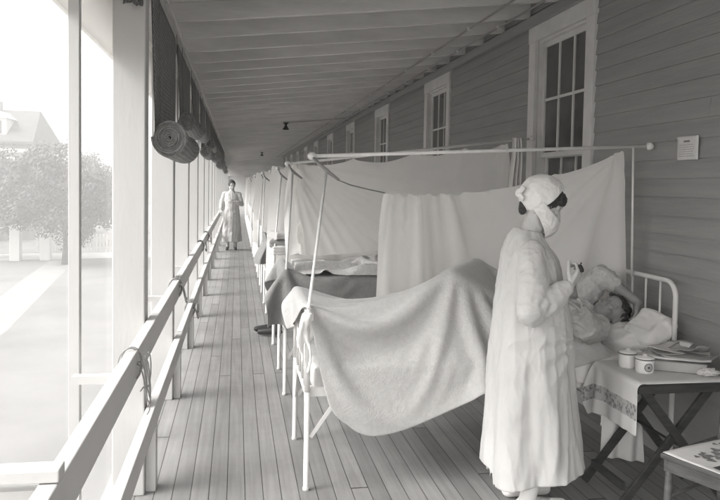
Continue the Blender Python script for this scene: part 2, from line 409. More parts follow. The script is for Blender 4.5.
def window(k, a, b):
    wf = BM()
    t = -.034
    box(wf, t,-.0,a-.13,a,OZ0-.0,OZ1+.0); box(wf, t,0,b,b+.13,OZ0,OZ1)                 # side casings
    box(wf, t-.004,0,a-.14,b+.14,OZ1+.001,OZ1+.135); box(wf, t-.02,0,a-.155,b+.155,OZ1+.137,OZ1+.162)      # head casing and drip cap
    fr = obj('window', wf, M_trim, wall, bevel=.003)
    s_ = BM(); box(s_, -.06,.06,a-.15,b+.15,OZ0-.045,OZ0-.002); obj('sill', s_, M_trim, fr, bevel=.004)
    j = BM(); box(j, .001,.13,a-.016,a+.012,OZ0,OZ1); box(j, .001,.13,b-.012,b+.016,OZ0,OZ1); box(j, .001,.13,a+.013,b-.013,OZ1-.014,OZ1+.014)
    obj('jamb', j, M_trim, fr)
    zm = 1.885
    for (x0, z0, z1, nm) in ((.035, zm-.02, OZ1-.015, 'upper'), (.075, OZ0, zm+.02, 'lower')):
        A, B = a+.014, b-.014; m_ = BM(); sw = .05; x1 = x0+.034
        box(m_, x0,x1,A,A+sw,z0,z1); box(m_, x0,x1,B-sw,B,z0,z1)
        box(m_, x0+.001,x1-.001,A+sw,B-sw,z1-sw*(.9),z1-.001); box(m_, x0+.001,x1-.001,A+sw,B-sw,z0+.001,z0+(.042 if nm == 'upper' else .08))
        zlo = z0+(.043 if nm == 'upper' else .081); zhi = z1-sw*.9
        for q in (1,2): yy = A+sw+(B-A-2*sw)*q/3; box(m_, x0+.004,x1-.004,yy-.011,yy+.011,zlo,zhi)
        zz = (zlo+zhi)/2; box(m_, x0+.006,x1-.006,A+sw,B-sw,zz-.011,zz+.011)
        sash = obj('sash', m_, M_trim, fr)
        p = BM(); box(p, x0+.016,x0+.019,A+sw-.005,B-sw+.005,zlo-.004,zhi+.004); obj('pane', p, M_glass, fr)
    return fr
for k,(a,b) in enumerate(wins): window(k,a,b)

# roof with rafters
def rz_(x): return 2.76+(x+.45)*.112        # underside of the rafters
roof = thing('porch_roof', 'sloping board roof on painted rafters over the long porch', 'roof', (0,0,2.9))
roof.location = (0,0,0)
bm = BM()
def slab(bm, x0,x1,y0,y1,zo0,zo1):
    v = [bm.verts.new((x,y,rz_(x)+zo)) for x in (x0,x1) for y in (y0,y1) for zo in (zo0,zo1)]
    for q in ((0,1,3,2),(4,6,7,5),(0,4,5,1),(2,3,7,6),(0,2,6,4),(1,5,7,3)): bm.faces.new([v[i] for i in q])
slab(bm, -.95, WX+.3, -.9, YE+.3, .142, .19); obj('roof_boards', bm, M_ceiling, roof)
ry = -.6
while ry < YE-.3:
    bm = BM(); slab(bm, -.9, WX-.04, ry-.0225, ry+.0225, random.uniform(-.003,.003), .14); obj('rafter', bm, M_rafter, roof, bevel=.003); ry += .6
bm = BM(); box(bm, WX-.075,WX-.036,-.9,YE,3.0,3.08); obj('wall_ledger', bm, M_siding, roof)
bm = BM(); box(bm, -.6,-.46,-.9,YE,2.56,rz_(-.6)-.004); obj('header_beam', bm, M_rafter, roof, bevel=.004)
bm = BM(); box(bm, -.97,-.952,-.9,YE+.3,2.62,2.9); obj('eave_board', bm, M_white, roof)
bm = BM(); box(bm, -.66,-.64,-.9,YE,2.24,2.7); obj('valance_board', bm, M_hang, roof)  # outer board given the translucent sheet material to make its shaded side lighter

# end wall
endw = thing('end_wall', 'pale board wall closing the far end of the porch', 'wall', (0,YE,0))
bm = BM(); box(bm, -.6,WX,0,.1,2.0,3.1); obj('header_panel', bm, M_rafter, endw)
bm = BM(); box(bm, -.6,WX,.1,.16,0,2.0); obj('white_panel', bm, M_white, endw)
bm = BM()
for x in (-.55,.55,1.6,2.5): box(bm, x-.05,x+.05,-.002,.098,0,1.998)
obj('stud', bm, M_white, endw)

# posts, rail, screens
PP = 1.62
posts_y = [3.68+PP*k for k in range(-3, 22)]
ordw = ['nearest','second','third','fourth','fifth','sixth','seventh','eighth','ninth','tenth','eleventh','twelfth','thirteenth','fourteenth','fifteenth','sixteenth','seventeenth','eighteenth','nineteenth','twentieth']
for k,y in enumerate(posts_y):
    if y < 1: continue
    bm = BM(); box(bm, -.61,-.452,y,y+.14,0,2.56)
    n = sum(1 for q in posts_y[:k] if q >= 3)
    pn = ordw[n] if n < len(ordw) else None
    lab = 'broad white porch post in front of the first rolled shade, widest in view' if n == 0 and y > 3 else ('white square porch post along the rail, %s from the front' % (pn or 'last few, farthest'))
    if y < 3: lab = 'white square porch post beside the front end of the rail, outside the left edge'
    if y < 3: continue
    if k > 20: lab = 'white square porch post at the far end of the railing'
    tag(obj('porch_post', bm, M_white, bevel=.006), lab, 'post', 'white porch posts along the open side')
scr = thing('screen_frame', 'white stud frame holding insect screen along the open side of the porch', 'screen', (0,0,0))
M_screen = bpy.data.materials.new('insect_screen'); M_screen.use_nodes = True
n = M_screen.node_tree; n.nodes.clear(); o_ = n.nodes.new('ShaderNodeOutputMaterial'); mixs = n.nodes.new('ShaderNodeMixShader')
tr = n.nodes.new('ShaderNodeBsdfTransparent'); df = n.nodes.new('ShaderNodeBsdfDiffuse'); tl = n.nodes.new('ShaderNodeBsdfTranslucent'); mix2 = n.nodes.new('ShaderNodeMixShader')
df.inputs[0].default_value = g(.42); tl.inputs[0].default_value = g(.42); mix2.inputs[0].default_value = .5
ns = n.nodes.new('ShaderNodeTexNoise'); ns.inputs['Scale'].default_value = 3; mr = n.nodes.new('ShaderNodeMapRange')
mr.inputs['From Min'].default_value = .3; mr.inputs['From Max'].default_value = .7; mr.inputs['To Min'].default_value = .28; mr.inputs['To Max'].default_value = .34
n.links.new(ns.outputs['Fac'], mr.inputs[0]); n.links.new(mr.outputs[0], mixs.inputs[0])
n.links.new(df.outputs[0], mix2.inputs[1]); n.links.new(tl.outputs[0], mix2.inputs[2]); n.links.new(tr.outputs[0], mixs.inputs[1]); n.links.new(mix2.outputs[0], mixs.inputs[2]); n.links.new(mixs.outputs[0], o_.inputs[0])
ys = 1.15; studs = []
k = 0
while ys < 36:
    near_post = any(abs(ys-(p+.07)) < .2 for p in posts_y)
    if not near_post: studs.append(ys)
    ys += .825; k += 1
studs = [2.87+PP*k for k in range(-1, 20)]
for y in studs:
    bm = BM(); box(bm, -.632,-.592,y-.02,y+.02,0,2.56); obj('stud', bm, M_white, scr, bevel=.002)
bm = BM()
for z in (.06,): box(bm, -.63,-.594,-.8,36,z-.04,z+.0)
obj('bottom_plate', bm, M_white, scr)
bm = BM(); v = [bm.verts.new(p) for p in ((-.636,-.8,0),(-.636,36,0),(-.636,36,2.56),(-.636,-.8,2.56))]; bm.faces.new(v); obj('screen_mesh', bm, M_screen, scr)

rail = thing('railing', 'two white rails running the length of the open side', 'railing', (0,0,0))
for (z0,z1,x0,x1) in ((.775,.9,-.445,-.4),(.34,.455,-.445,-.4)):
    y = .6
    while y < 34:
        y2 = min(y+4.95, 34); bm = BM(); dz = random.uniform(-.004,.004); box(bm, x0,x1,y+.001,y2-.001,z0+dz,z1+dz); obj('rail_board', bm, M_white, rail, bevel=.004); y = y2
for y in [1.75,2.75]+[3.68+PP*k+.95 for k in range(0,17)]:
    bm = BM(); box(bm, -.594,-.447,y-.02,y+.02,.845,.875); obj('spacer_block', bm, M_white, rail)
bm = BM(); box(bm, -.60,-.398,1.70,1.76,.902,.932); obj('top_block', bm, M_white, rail, bevel=.003)
# short stub posts under the lower rail
for y in [3.68+PP*k+.05 for k in range(0,19)]:
    bm = BM(); box(bm, -.4495,-.401,y,y+.09,0,.338); obj('stub_post', bm, M_white, rail)

# rope ties on the rail
def rope_loop(name, c, n, rad, label, group=None, drop=.18):
    bm = BM(); random.seed(int(abs(c[1])*100))
    tube(bm, [(c[0]-.03+.06*cos(a)*.75, c[1]+.02*sin(a*2), c[2]+.07*sin(a)) for a in [2*pi*i/20 for i in range(20)]], rad, 6, closed=True)
    tube(bm, [(c[0]-.025+.05*cos(a)*.85, c[1]+.018+.01*sin(a*2), c[2]+.072*sin(a)) for a in [2*pi*i/20 for i in range(20)]], rad, 6, closed=True)
    for k in range(n):
        p = Vector((c[0]+.022, c[1]+random.uniform(-.02,.02), c[2]+.03)); pts = []
        a = random.uniform(-1,1); l = drop*random.uniform(.6,1.1)
        for i in range(9):
            t = i/8; pts.append((p.x+.03*sin(t*2.5+a), p.y+.05*a*sin(t*3), p.z-l*t+ (.03*sin(t*7+a))))
        tube(bm, pts, rad, 6)
    return tag(obj(name, bm, M_rope, smooth=True), label, 'rope', group)
rope_loop('rope_tie', (-.4,3.02,.84), 5, .0028, 'loose knotted cord hanging from the upper rail beside the broad front post', drop=.26)
rope_loop('rope_tie', (-.4,5.2,.84), 2, .006, 'short cord knotted round the upper rail at the second post', drop=.12)
rope_loop('rope_tie', (-.4,8.6,.84), 2, .006, 'short cord knotted round the upper rail at the fourth post', drop=.12)
rope_loop('rope_tie', (-.4,10.2,.84), 2, .006, 'short cord knotted round the upper rail at the fifth post', drop=.12)
rope_loop('rope_tie', (-.4,6.85,.40), 2, .006, 'short cord knotted round the lower rail near the third post', drop=.1)

# rolled shades
M_shade = bpy.data.materials.new('woven_shade'); M_shade.use_nodes = True
n = M_shade.node_tree; N = n.nodes; b = N['Principled BSDF']; b.inputs['Roughness'].default_value = .9
tc = N.new('ShaderNodeTexCoord'); mp = N.new('ShaderNodeMapping'); mp.inputs['Scale'].default_value = (1,1,1); mp.inputs['Rotation'].default_value = (0,0,0)
sx = N.new('ShaderNodeSeparateXYZ'); cbx = N.new('ShaderNodeCombineXYZ'); n.links.new(tc.outputs['UV'], sx.inputs[0])
br = N.new('ShaderNodeTexBrick'); br.inputs['Color1'].default_value = g(.32); br.inputs['Color2'].default_value = g(.46); br.inputs['Mortar'].default_value = g(.1)
br.inputs['Scale'].default_value = 1; br.inputs['Brick Width'].default_value = .05; br.inputs['Row Height'].default_value = .028; br.inputs['Mortar Size'].default_value = .007
n.links.new(tc.outputs['UV'], br.inputs['Vector']); n.links.new(br.outputs['Color'], b.inputs['Base Color'])
bpn = N.new('ShaderNodeBump'); bpn.inputs['Strength'].default_value = .8; bpn.inputs['Distance'].default_value = .006; n.links.new(br.outputs['Fac'], bpn.inputs['Height']); bpn.invert = True; n.links.new(bpn.outputs[0], b.inputs['Normal'])
def uv_sheet(bm, rows, uvscale):
    uvl = bm.loops.layers.uv.verify(); V_ = [[bm.verts.new(p) for p,_ in r] for r in rows]
    for i in range(len(rows)-1):
        for j in range(len(rows[0])-1):
            fc = bm.faces.new((V_[i][j],V_[i][j+1],V_[i+1][j+1],V_[i+1][j]))
            for lp,(a,c) in zip(fc.loops, ((i,j),(i,j+1),(i+1,j+1),(i+1,j))): lp[uvl].uv = rows[a][c][1]
M_roll = mat('shade_roll', .24, .9, .35, 30, .6, 110, (1,.3,1))
M_shade_cord = mat('shade_cord', .2, .9)
def shade(y0, y1, zr, rad, label, droop=0, topz=2.62):
    t = thing('rolled_shade', label, 'shade', (-.44, y0, topz), 0, 'rolled woven shades along the eave')
    n_ = 14; rows = []
    for i in range(26):
        s_ = i/25; r = []
        for j in range(n_+1):
            q = j/n_; y = q*(y1-y0); zb = zr+droop*sin(pi*q)*-.02+ (q*droop)
            zz = topz+(zb-topz)*s_
            r.append(((.012*sin(9*q+2*s_)*s_+.01*s_, y, zz-topz), (zz, y)))
        rows.append(r)
    bm = BM(); uv_sheet(bm, rows, 1); cl = obj('hanging_cloth', bm, M_shade, t, smooth=True)
    s2 = cl.modifiers.new('s','SOLIDIFY'); s2.thickness = .006
    bm = BM(); rows = []
    turns = 7.3; m_ = 220
    for j in range(n_+1):
        q = j/n_; y = q*(y1-y0); zb = zr+droop*sin(pi*q)*-.02+(q*droop); r = []
        for i in range(m_+1):
            a = i/m_; th = a*turns*2*pi; rr = rad*(1-.93*a)*(1+.035*sin(2*th*(1-a)*.0+q*4)+.05*sin(th%(2*pi)*1.0+q*2)+.02*sin(q*17))
            # starts at the back side top, rolls inwards
            r.append(((.01+rad*.9-rr*cos(th)*(1+.06*sin(q*9)), y+ .012*sin(th*1.3)*(1-a), zb-topz-rad*.3-rr*sin(th)*(1+.07*sin(q*7+2))-.018*sin(pi*q)), (th*rad, y)))
        rows.append(r)
    uv_sheet(bm, rows, 1); ro = obj('roll', bm, M_shade, t, smooth=True); ro.data.materials.append(M_roll)
    s2 = ro.modifiers.new('s','SOLIDIFY'); s2.thickness = .0108; s2.offset = 0; s2.material_offset_rim = 1
    for yy in (.14, y1-y0-.14):
        bm = BM(); tube(bm, [(.02,yy,0),(.03,yy,zr-topz),(.02+rad*2.05,yy,zr-topz-rad*.3),(.02+rad,yy,zr-topz-rad*1.5),(-.01,yy,zr-topz-rad*.2),(-.006,yy,0)], .0025, 6)
        obj('cord', bm, M_shade_cord, t, smooth=True)
    return t
shade(3.84, 5.26, 1.86, .088, 'large dark woven shade hanging low behind the broad front post, half rolled', .0)
zs = [2.08,2.14,2.0,2.16,2.05,2.12,2.0,2.1,2.15,2.05,2.1,2.0]
for k,zr in enumerate(zs):
    y0 = 3.68+PP*(k+1)+.17
    shade(y0, y0+1.38, zr, .062, 'dark woven shade rolled up to the eave, %s shade from the front' % ordw[k+1], 0)

# cable along the eave and conduits near the wall
bm = BM(); tube(bm, [(-.43,y,2.70+.012*sin(y*1.7)) for y in np.linspace(-.8,38,90)], .011, 8); tag(obj('eave_cable', bm, M_trim, smooth=True), 'thin pale cable running along the eave above the shades', 'cable')
def conduit(x, dz, label):
    t = thing('ceiling_conduit', label, 'conduit', (0,0,0), 0, 'conduits under the ceiling by the wall')
    bm = BM(); tube(bm, [(x,y,rz_(x)-.018-dz+.004*sin(y)) for y in np.linspace(-.8,38,60)], .009, 8); obj('pipe', bm, M_conduit, t, True)
    for k in range(30):
        bm = BM(); y = 1.4+1.2*k; box(bm, x-.02,x+.02,y-.012,y+.012,rz_(x)-.034-dz,rz_(x)-.004); obj('clamp', bm, M_trim, t)
conduit(2.05, 0, 'thin conduit under the rafters, the one farther from the wall')
conduit(2.33, 0, 'thin conduit under the rafters, the one closest to the clapboard wall')
def lamp(x,y,label):
    t = thing('ceiling_lamp', label, 'lamp', (x,y,rz_(x)), 0, 'unlit lamp sockets under the ceiling')
    bm = BM(); lathe(bm, [(.002,.0),(.06,-.001),(.06,-.02),(.03,-.03),(.025,-.06),(.002,-.061)]); obj('base', bm, M_black, t, True)
    bm = BM(); lathe(bm, [(.002,-.06),(.022,-.062),(.04,-.1),(.075,-.15),(.07,-.155),(.035,-.105),(.002,-.09)]); obj('shade', bm, M_black, t, True)
lamp(1.03, 15.5, 'small dark lamp socket under the ceiling, the nearer of two')
lamp(1.03, 30.5, 'small dark lamp socket under the far ceiling, the smaller of two')
bm = BM(); tube(bm, [(1.03,15.5,rz_(1.03)-.004),(1.6,15.52,rz_(1.6)-.008),(2.33,15.5,rz_(2.33)-.01)], .007, 6); tag(obj('lamp_wire', bm, M_conduit), 'wire crossing the ceiling from the wall conduit to the nearer lamp', 'wire')

# ------------------------------------------------------------------ beds
BX0, BX1, BW, BP = .37, 2.46, .75, 1.70
BY0 = 3.64
def make_bed():
    t = thing('iron_bed', 'x', 'bed', (BX0, BY0, 0), 0, 'white iron beds side by side')
    L_ = BX1-BX0; r = .0145
    def end(x, h, nm, bars):
        bm = BM(); pts = [(x,0,h-.1-.0)]
        pts = [(x,0,.52),(x,0,h-.09)]+[(x,.09-.09*cos(a),h-.09+.09*sin(a)) for a in [pi/2*i/6 for i in range(1,7)]]
        pts += [(x,BW-p[1],p[2]) for p in pts[::-1]]
        tube(bm, pts, r, 12); e = obj(nm, bm, M_enamel, t, True)
        bm = BM(); tube(bm, [(x,.0,.5),(x,BW,.5)], .012, 10); obj('crossbar', bm, M_enamel, e, True)
        for k in range(bars):
            bm = BM(); y = BW*(k+1)/(bars+1); tube(bm, [(x,y,.5),(x,y,h-.01)], .0065, 8); obj('rod', bm, M_enamel, e, True)
    end(0, .94, 'footboard', 4); end(L_, 1.08, 'headboard', 4)
    for x,h in ((0,.52),(L_,.52)):
        for y in (0,BW):
            bm = BM(); tube(bm, [(x,y,0),(x,y,.015),(x,y,.018),(x,y,h)], [.018,.018,.0145,.0145], 12); obj('leg', bm, M_enamel, t, True)
    for y in (.02,BW-.02):
        bm = BM(); box(bm, .01,L_-.01,y-.003,y+.003,.49,.54); box(bm, .01,L_-.01,(y if y < .1 else y-.03),(y+.03 if y < .1 else y),.49,.495); obj('side_rail', bm, M_enamel, t)
    for s_, y in ((1,0),(1,BW)):
        bm = BM(); beam(bm, (.02,y,.28),(.17,y+(.01 if y == 0 else -.01),.49), .006, .02); obj('brace', bm, M_enamel, t)
        bm = BM(); beam(bm, (0,.01 if y == 0 else BW-.01,.28),(0,.16 if y == 0 else BW-.16,.49), .006, .018); obj('brace', bm, M_enamel, t)
    bm = BM()
    for k in range(20): tube(bm, [(.03+k*(L_-.06)/19,.03,.51),(.03+k*(L_-.06)/19,BW-.03,.51)], .003, 5)
    for k in range(8): tube(bm, [(.03,.05+k*.093,.511),(L_-.03,.05+k*.093,.511)], .003, 5)
    obj('spring', bm, M_enamel, t, True)
    return t
def make_mattress():
    bm = BM(); box(bm, .03,BX1-BX0-.03,.02,BW-.02,.52,.64)
    bmesh.ops.subdivide_edges(bm, edges=bm.edges, cuts=14, use_grid_fill=True)
    me = vox(bm, .02, 8)
    displace(me, lambda co,no: .008*fbm(co, 5, 2))
    return me
bed0 = make_bed(); beds = [bed0]
NB = 17
mat_me = make_mattress()
bed_names = ['white iron bed in front holding the patient beside the nurse', 'white iron bed under a dark blanket, second from the front', 'white iron bed with a folded blanket pile at its foot, third from the front']
for k in range(1,NB):
    b_ = copy_tree(bed0); b_.location = (BX0, BY0+BP*k, 0); beds.append(b_)
for k,b_ in enumerate(beds):
    b_['label'] = bed_names[k] if k < 3 else 'white iron bed in the row, %s from the front' % ordw[k]
    o = link('mattress', mat_me, M_tick if k == 0 else None) if k == 0 else bpy.data.objects.new('mattress', mat_me)
    if k: COL.objects.link(o)
    o.location = (BX0, BY0+BP*k, 0)
    tag(o, ('mattress on the %s bed of the row' % ordw[k]) if k else 'pale mattress under the patient on the front bed', 'mattress', 'mattresses on the iron beds')

# ------------------------------------------------------------------ screen poles with hanging sheets
def pole_frame(k, knobL, knobR, poletop, rod=True):
    y = BY0+BP*k
    lab = ['pale crossbar on a leaning pole at the foot of the patient\'s bed', 'pale crossbar on a leaning pole at the foot of the dark blanketed bed'][k] if k < 2 else 'pale crossbar on a pole over the %s bed' % ordw[k]
    t = thing('curtain_frame', lab, 'curtain rail', (0,0,0), 0, 'curtain frames over the beds')
    bm = BM(); tube(bm, [(BX0+.0,y+.0,.72),(BX0+.002,y+.01,.95),poletop], .0085, 10); obj('pole', bm, M_enamel, t, True)
    bm = BM(); tube(bm, [knobL,knobR], .011, 10); obj('crossbar', bm, M_enamel, t, True)
    for p in (knobL, knobR):
        bm = BM(); ellip(bm, p, (.027,.024,.024), seg=16, rings=10); obj('knob', bm, M_enamel, t, True)
    bm = BM(); d = Vector(poletop)-Vector(knobL); tube(bm, [knobL, Vector(knobL)+d*.5+Vector((0,0,-.003)), poletop, Vector(poletop)+Vector((.075,.0,-.055))], [.009,.008,.012,.007], 8); obj('joint_rod', bm, M_conduit, t, True)
    if rod:
        x = 2.42; a = (x-knobL[0])/(knobR[0]-knobL[0]); z = knobL[2]+a*(knobR[2]-knobL[2])
        bm = BM(); tube(bm, [(x-.01,knobR[1],z-.005),(x+.01,knobR[1]+.0,1.06)], .007, 8); obj('head_rod', bm, M_enamel, t, True)
    return t
pole_frame(0, (.43,4.15,1.765), (2.52,4.05,1.872), (.50,4.02,1.68))
pole_frame(1, (.41,5.85,1.765), (2.52,5.85,2.03), (.44,5.72,1.70), rod=True)
for k in range(2,NB): 
    y = BY0+BP*k; dx = random.uniform(-.04,.06); pole_frame(k, (.40+dx,y+.5,1.76), (2.52,y+.5,1.85+random.uniform(-.05,.08)), (.43+dx,y+.35,1.69))

def hung_sheet(top, width, height, sp, seed, steps=700, amp=.02, pinmask=None, wall_hit=False, caps=(), boxes=(), wind=None, waves=9, pos=((0,0),(1,1))):
    """top: polyline; cloth wider than the line so it gathers"""
    nx = int(width/sp)+1; ny = int(height/sp)+1
    tp = [np.array(p,float) for p in top]; seg = [np.linalg.norm(b-a) for a,b in zip(tp,tp[1:])]; tot = sum(seg)
    rs = np.random.RandomState(seed); ph = rs.rand(6)*6.28
    P = np.zeros((ny,nx,3))
    for j in range(nx):
        d = float(np.interp(j/(nx-1), [q[0] for q in pos], [q[1] for q in pos]))*tot; i = 0
        while i < len(seg)-1 and d > seg[i]: d -= seg[i]; i += 1
        P[0,j] = tp[i]+(tp[i+1]-tp[i])*min(1,d/seg[i])
    for i in range(1,ny):
        P[i] = P[0]; P[i,:,2] -= i*sp
    x = np.linspace(0,1,nx)
    wv = amp*(np.sin(2*pi*waves*x+ph[0])+.6*np.sin(2*pi*waves*.53*x+ph[1])+.5*np.sin(2*pi*waves*1.7*x+ph[2]))
    P[:,:,1] += wv[None,:]*np.linspace(.6,1,ny)[:,None]
    P[:,:,1] += .004*rs.randn(ny,nx)
    m = np.zeros((ny,nx),bool)
    if pinmask is None: m[0,:] = True
    else:
        for q in pinmask: m[0, min(nx-1,int(round(q*(nx-1))))] = True
    return sim(P, sp, pins=m, steps=steps, caps=caps, boxes=boxes, bend=.35, wind=wind, damp=.99, floor=.2)

S1 = hung_sheet([(.925,4.44,1.552),(1.25,4.44,1.555),(1.68,4.44,1.585),(2.0,4.36,1.685),(2.2,4.25,1.755),(2.38,4.12,1.845)], 1.86, 1.08, .02, 3, pinmask=[0,.03,.09,.15,.21,.27,.33,.39,.46,.55,.75,.93,.95,.97,.985,1], pos=((0,0),(.46,.33),(.55,.44),(.92,.955),(1,1)), amp=.022, waves=11, boxes=[((1.4,4.0,.58),(1.05,.37,.06),.01)])
def fan(S, c, nf, amp, reach, seed=0):
    dx = S[...,0]-c[0]; dz = S[...,2]-c[2]; d = np.sqrt(dx*dx+dz*dz); a = np.arctan2(dz, dx)
    for i in range(S.shape[0]):
        for j in range(S.shape[1]):
            q = noise.noise(Vector((a[i,j]*nf, d[i,j]*.8, seed))); q = .35-2*abs(q)
            S[i,j,1] -= amp*q*min(1,d[i,j]/.12)*math.exp(-(d[i,j]/reach)**2)
fan(S1, (2.40,4.12,1.86), 5.5, .032, 1.0, 3)
fan(S1, (.92,4.44,1.56), 4.5, .02, .6, 8)
tag(cloth_obj('hanging_sheet', S1, M_hang, thick=0), 'white sheet hung as a screen directly behind the nurse and the patient', 'sheet', 'white sheets hung as screens')
S2 = hung_sheet([(.45,5.86,1.765),(2.30,5.86,1.98)], 2.2, .76, .022, 9, steps=800, pinmask=[0,.02,.04,.06,.08,.1,.12,.14,.16,.36,.6,.8,.96,.98,1], pos=((0,0),(.16,.03),(.36,.27),(.95,.97),(1,1)), amp=.018, waves=12)
fan(S2, (.43,5.86,1.79), 7, .045, 1.5, 5)
tag(cloth_obj('hanging_sheet', S2, M_hang2, thick=0), 'large white sheet with folds fanning from its corner, hung behind the front sheet', 'sheet', 'white sheets hung as screens')
S3 = hung_sheet([(.43,0,1.76),(2.35,0,1.86)], 2.1, 1.3, .03, 21, steps=500, pinmask=[0,.08,.16,.24,.32,.4,.48,.56,.64,.72,.8,.88,.95,1], amp=.03, waves=12)
S4 = hung_sheet([(.40,0,1.74),(1.3,0,1.73),(2.3,0,1.84)], 2.2, 1.45, .03, 33, steps=500, pinmask=[0,.06,.14,.22,.34,.42,.5,.6,.66,.74,.84,.9,1], amp=.03, waves=10)
S5 = hung_sheet([(.36,0,1.79),(1.9,0,1.76)], 1.8, 1.2, .03, 45, steps=500, pinmask=[0,.05,.1,.2,.4,.5,.7,.8,.9,1], amp=.03, waves=11)
far_me = [cloth_obj('hanging_sheet', s_, m_, thick=0) for s_, m_ in ((S3,M_hang),(S4,M_hang2),(S5,M_hang))]
for k in range(2,NB):
    i = (k*2+1) % 3
    src = far_me[i]
    o = src if (k-2) < 3 and not src.get('label') else src.copy()
    if o is not src: COL.objects.link(o)
    o.location = (random.uniform(-.03,.05), BY0+BP*k+.5, random.uniform(-.03,.03)); o.scale = (1, 1 if k % 2 else -1, 1)
    tag(o, 'white sheet hung as a screen over the %s bed of the row' % ordw[k], 'sheet', 'white sheets hung as screens')
for o in far_me:
    if not o.get('label'): bpy.data.objects.remove(o)

# cord from the pole joint to the corner of the front sheet, and the towel on the second bar
bm = BM(); tube(bm, [(.56,4.02,1.63),(.66,4.15,1.60),(.80,4.33,1.575),(.93,4.44,1.553)], .004, 6); tag(obj('cord', bm, M_rope, smooth=True), 'thin cord tying the corner of the front sheet to its pole', 'cord')
tw = np.zeros((40,24,3)); rs = np.random.RandomState(4)
for i in range(40):
    for j in range(24):
        u = j/23; s_ = i/39; 
        tw[i,j] = (2.36+.055*(u-.5)*2*(.55+.5*s_)+.006*sin(7*s_), 5.80+.03*sin(u*17+s_*1.5)+.008*sin(u*31), 2.03-.62*s_+.03*sin(u*3)*s_)
tag(cloth_obj('towel', tw, M_sheet), 'narrow white towel hanging beside the window from the second crossbar', 'towel')

# ------------------------------------------------------------------ blankets
# patient limb geometry (bed one)
yb = BY0
kneeA, kneeB = (1.22,3.90,1.045), (1.44,4.14,1.08)
hipA, hipB = (1.72,3.93,.77), (1.72,4.10,.77)
footA, footB = (.84,3.90,.76), (.95,4.14,.75)
chestp = (2.02,4.0,.80); pelvis = (1.70,4.0,.76)
def draped(x0, x1, y0, y1, ztop, yn, yf, sp):
    """inverted U start: flat at ztop between yn..yf, sides hanging straight down"""
    nx = int((x1-x0)/sp)+1; ny = int((y1-y0)/sp)+1; P = np.zeros((ny,nx,3))
    for i in range(ny):
        v = y0+i*sp
        for j in range(nx):
            x = x0+j*sp; z = ztop; y = v
            if v < yn: z = ztop-(yn-v)*.98; y = yn-.02-(yn-v)*.05
            if v > yf: z = ztop-(v-yf)*.98; y = yf+.02
            P[i,j] = (x,y,z)
    return P
rs = np.random.RandomState(1)
def draped_rot(corner, ang, lx, ly, ztop, yn, yf, sp):
    nx = int(lx/sp)+1; ny = int(ly/sp)+1; P = np.zeros((ny,nx,3)); ca, sa = cos(ang), sin(ang)
    for i in range(ny):
        for j in range(nx):
            x = corner[0]+j*sp*ca-i*sp*sa; v = corner[1]+j*sp*sa+i*sp*ca; z = ztop; y = v
            if v < yn: z = ztop-(yn-v)*.99; y = yn-.02-(yn-v)*.04
            if v > yf: z = ztop-(v-yf)*.99; y = yf+.02
            P[i,j] = (x,y,z)
    return P
P = draped_rot((.56, 2.93), R(19), 1.75, 1.59, 1.20, 3.60, 4.40, .02); P[...,2] += .004*rs.randn(*P.shape[:2]); P[...,1] += .004*rs.randn(*P.shape[:2])
capsB = [((BX0,3.66,.94),(BX0,4.37,.94),.02,.02), ((BX0,BY0,0),(BX0,BY0,.90),.02,.02), ((BX0,BY0+BW,0),(BX0,BY0+BW,.90),.02,.02),
         (hipA,kneeA,.10,.075), (hipB,kneeB,.10,.075), (kneeA,footA,.075,.05), (kneeB,footB,.075,.05), (kneeA,kneeB,.075,.075), ((.5,3.85,.84),(.95,3.85,.86),.06,.06), ((.5,4.15,.84),(.95,4.15,.86),.06,.06),
         (footA,(.90,3.90,.82),.04,.035), (footB,(.97,4.14,.83),.04,.035), (pelvis,chestp,.14,.14),
         ((1.46,3.33,.1),(1.46,3.33,.95),.235,.2)]
B1 = sim(P, .02, caps=capsB, boxes=[((1.415,4.015,.58),(1.01,.34,.05),.015)], steps=1000, dt=1/700., bend=.35, fric=.93, damp=.985, thick=.01)
def crop(B, sp, edge, rad):
    ny, nx, _ = B.shape; out = np.empty_like(B); W_, H_ = (nx-1)*sp, (ny-1)*sp
    for i in range(ny):
        for j in range(nx):
            a, b = j*sp, i*sp; e = edge(a/W_); b = e+(H_-e)*b/H_
            u, v = rad-a, rad+e-b
            if u > 0 and v > 0:
                f_ = max(u,v)/math.hypot(u,v); a, b = rad-u*f_, rad+e-v*f_
            x, y = min(a/sp, nx-1.001), min(b/sp, ny-1.001); jx, iy = int(x), int(y); fx, fy = x-jx, y-iy
            out[i,j] = (B[iy,jx]*(1-fx)+B[iy,jx+1]*fx)*(1-fy)+(B[iy+1,jx]*(1-fx)+B[iy+1,jx+1]*fx)*fy
    return out
B1 = crop(B1, .02, lambda t: .07*(1-t/.25)**2 if t < .25 else .05*((t-.25)/.75)**2, .22)
bl = cloth_obj('blanket', B1, M_blanket, thick=.007)
tag(bl, 'pale wool blanket draped over the patient\'s raised knees and the foot of the front bed', 'blanket')
# knotted corner of cloth at the foot post
bm = BM()
for k in range(4):
    a = k*1.57+.4; pts = [(BX0-.012+.022*cos(a)*(1+.25*i/9)+.012*sin(i*.6+k), BY0-.02+.018*sin(a)+.01*sin(i*.5+k*2), .925-.026*i) for i in range(6+k*2)]
    chain(bm, pts, [.016-.0008*i for i in range(len(pts))])
tube(bm, [(BX0+.024*cos(t), BY0+.024*sin(t), .925+.004*sin(2*t)) for t in np.linspace(0,2*pi,20)[:-1]], .009, 8, closed=True)
me = vox(bm, .005, 3); displace(me, lambda co,no: .006*fbm(co*np.array([1,1,.35]), 34, 2)); o = link('cloth_tie', me, M_sheet); tag(o, 'white cloth knotted round the near foot post of the front bed', 'cloth')

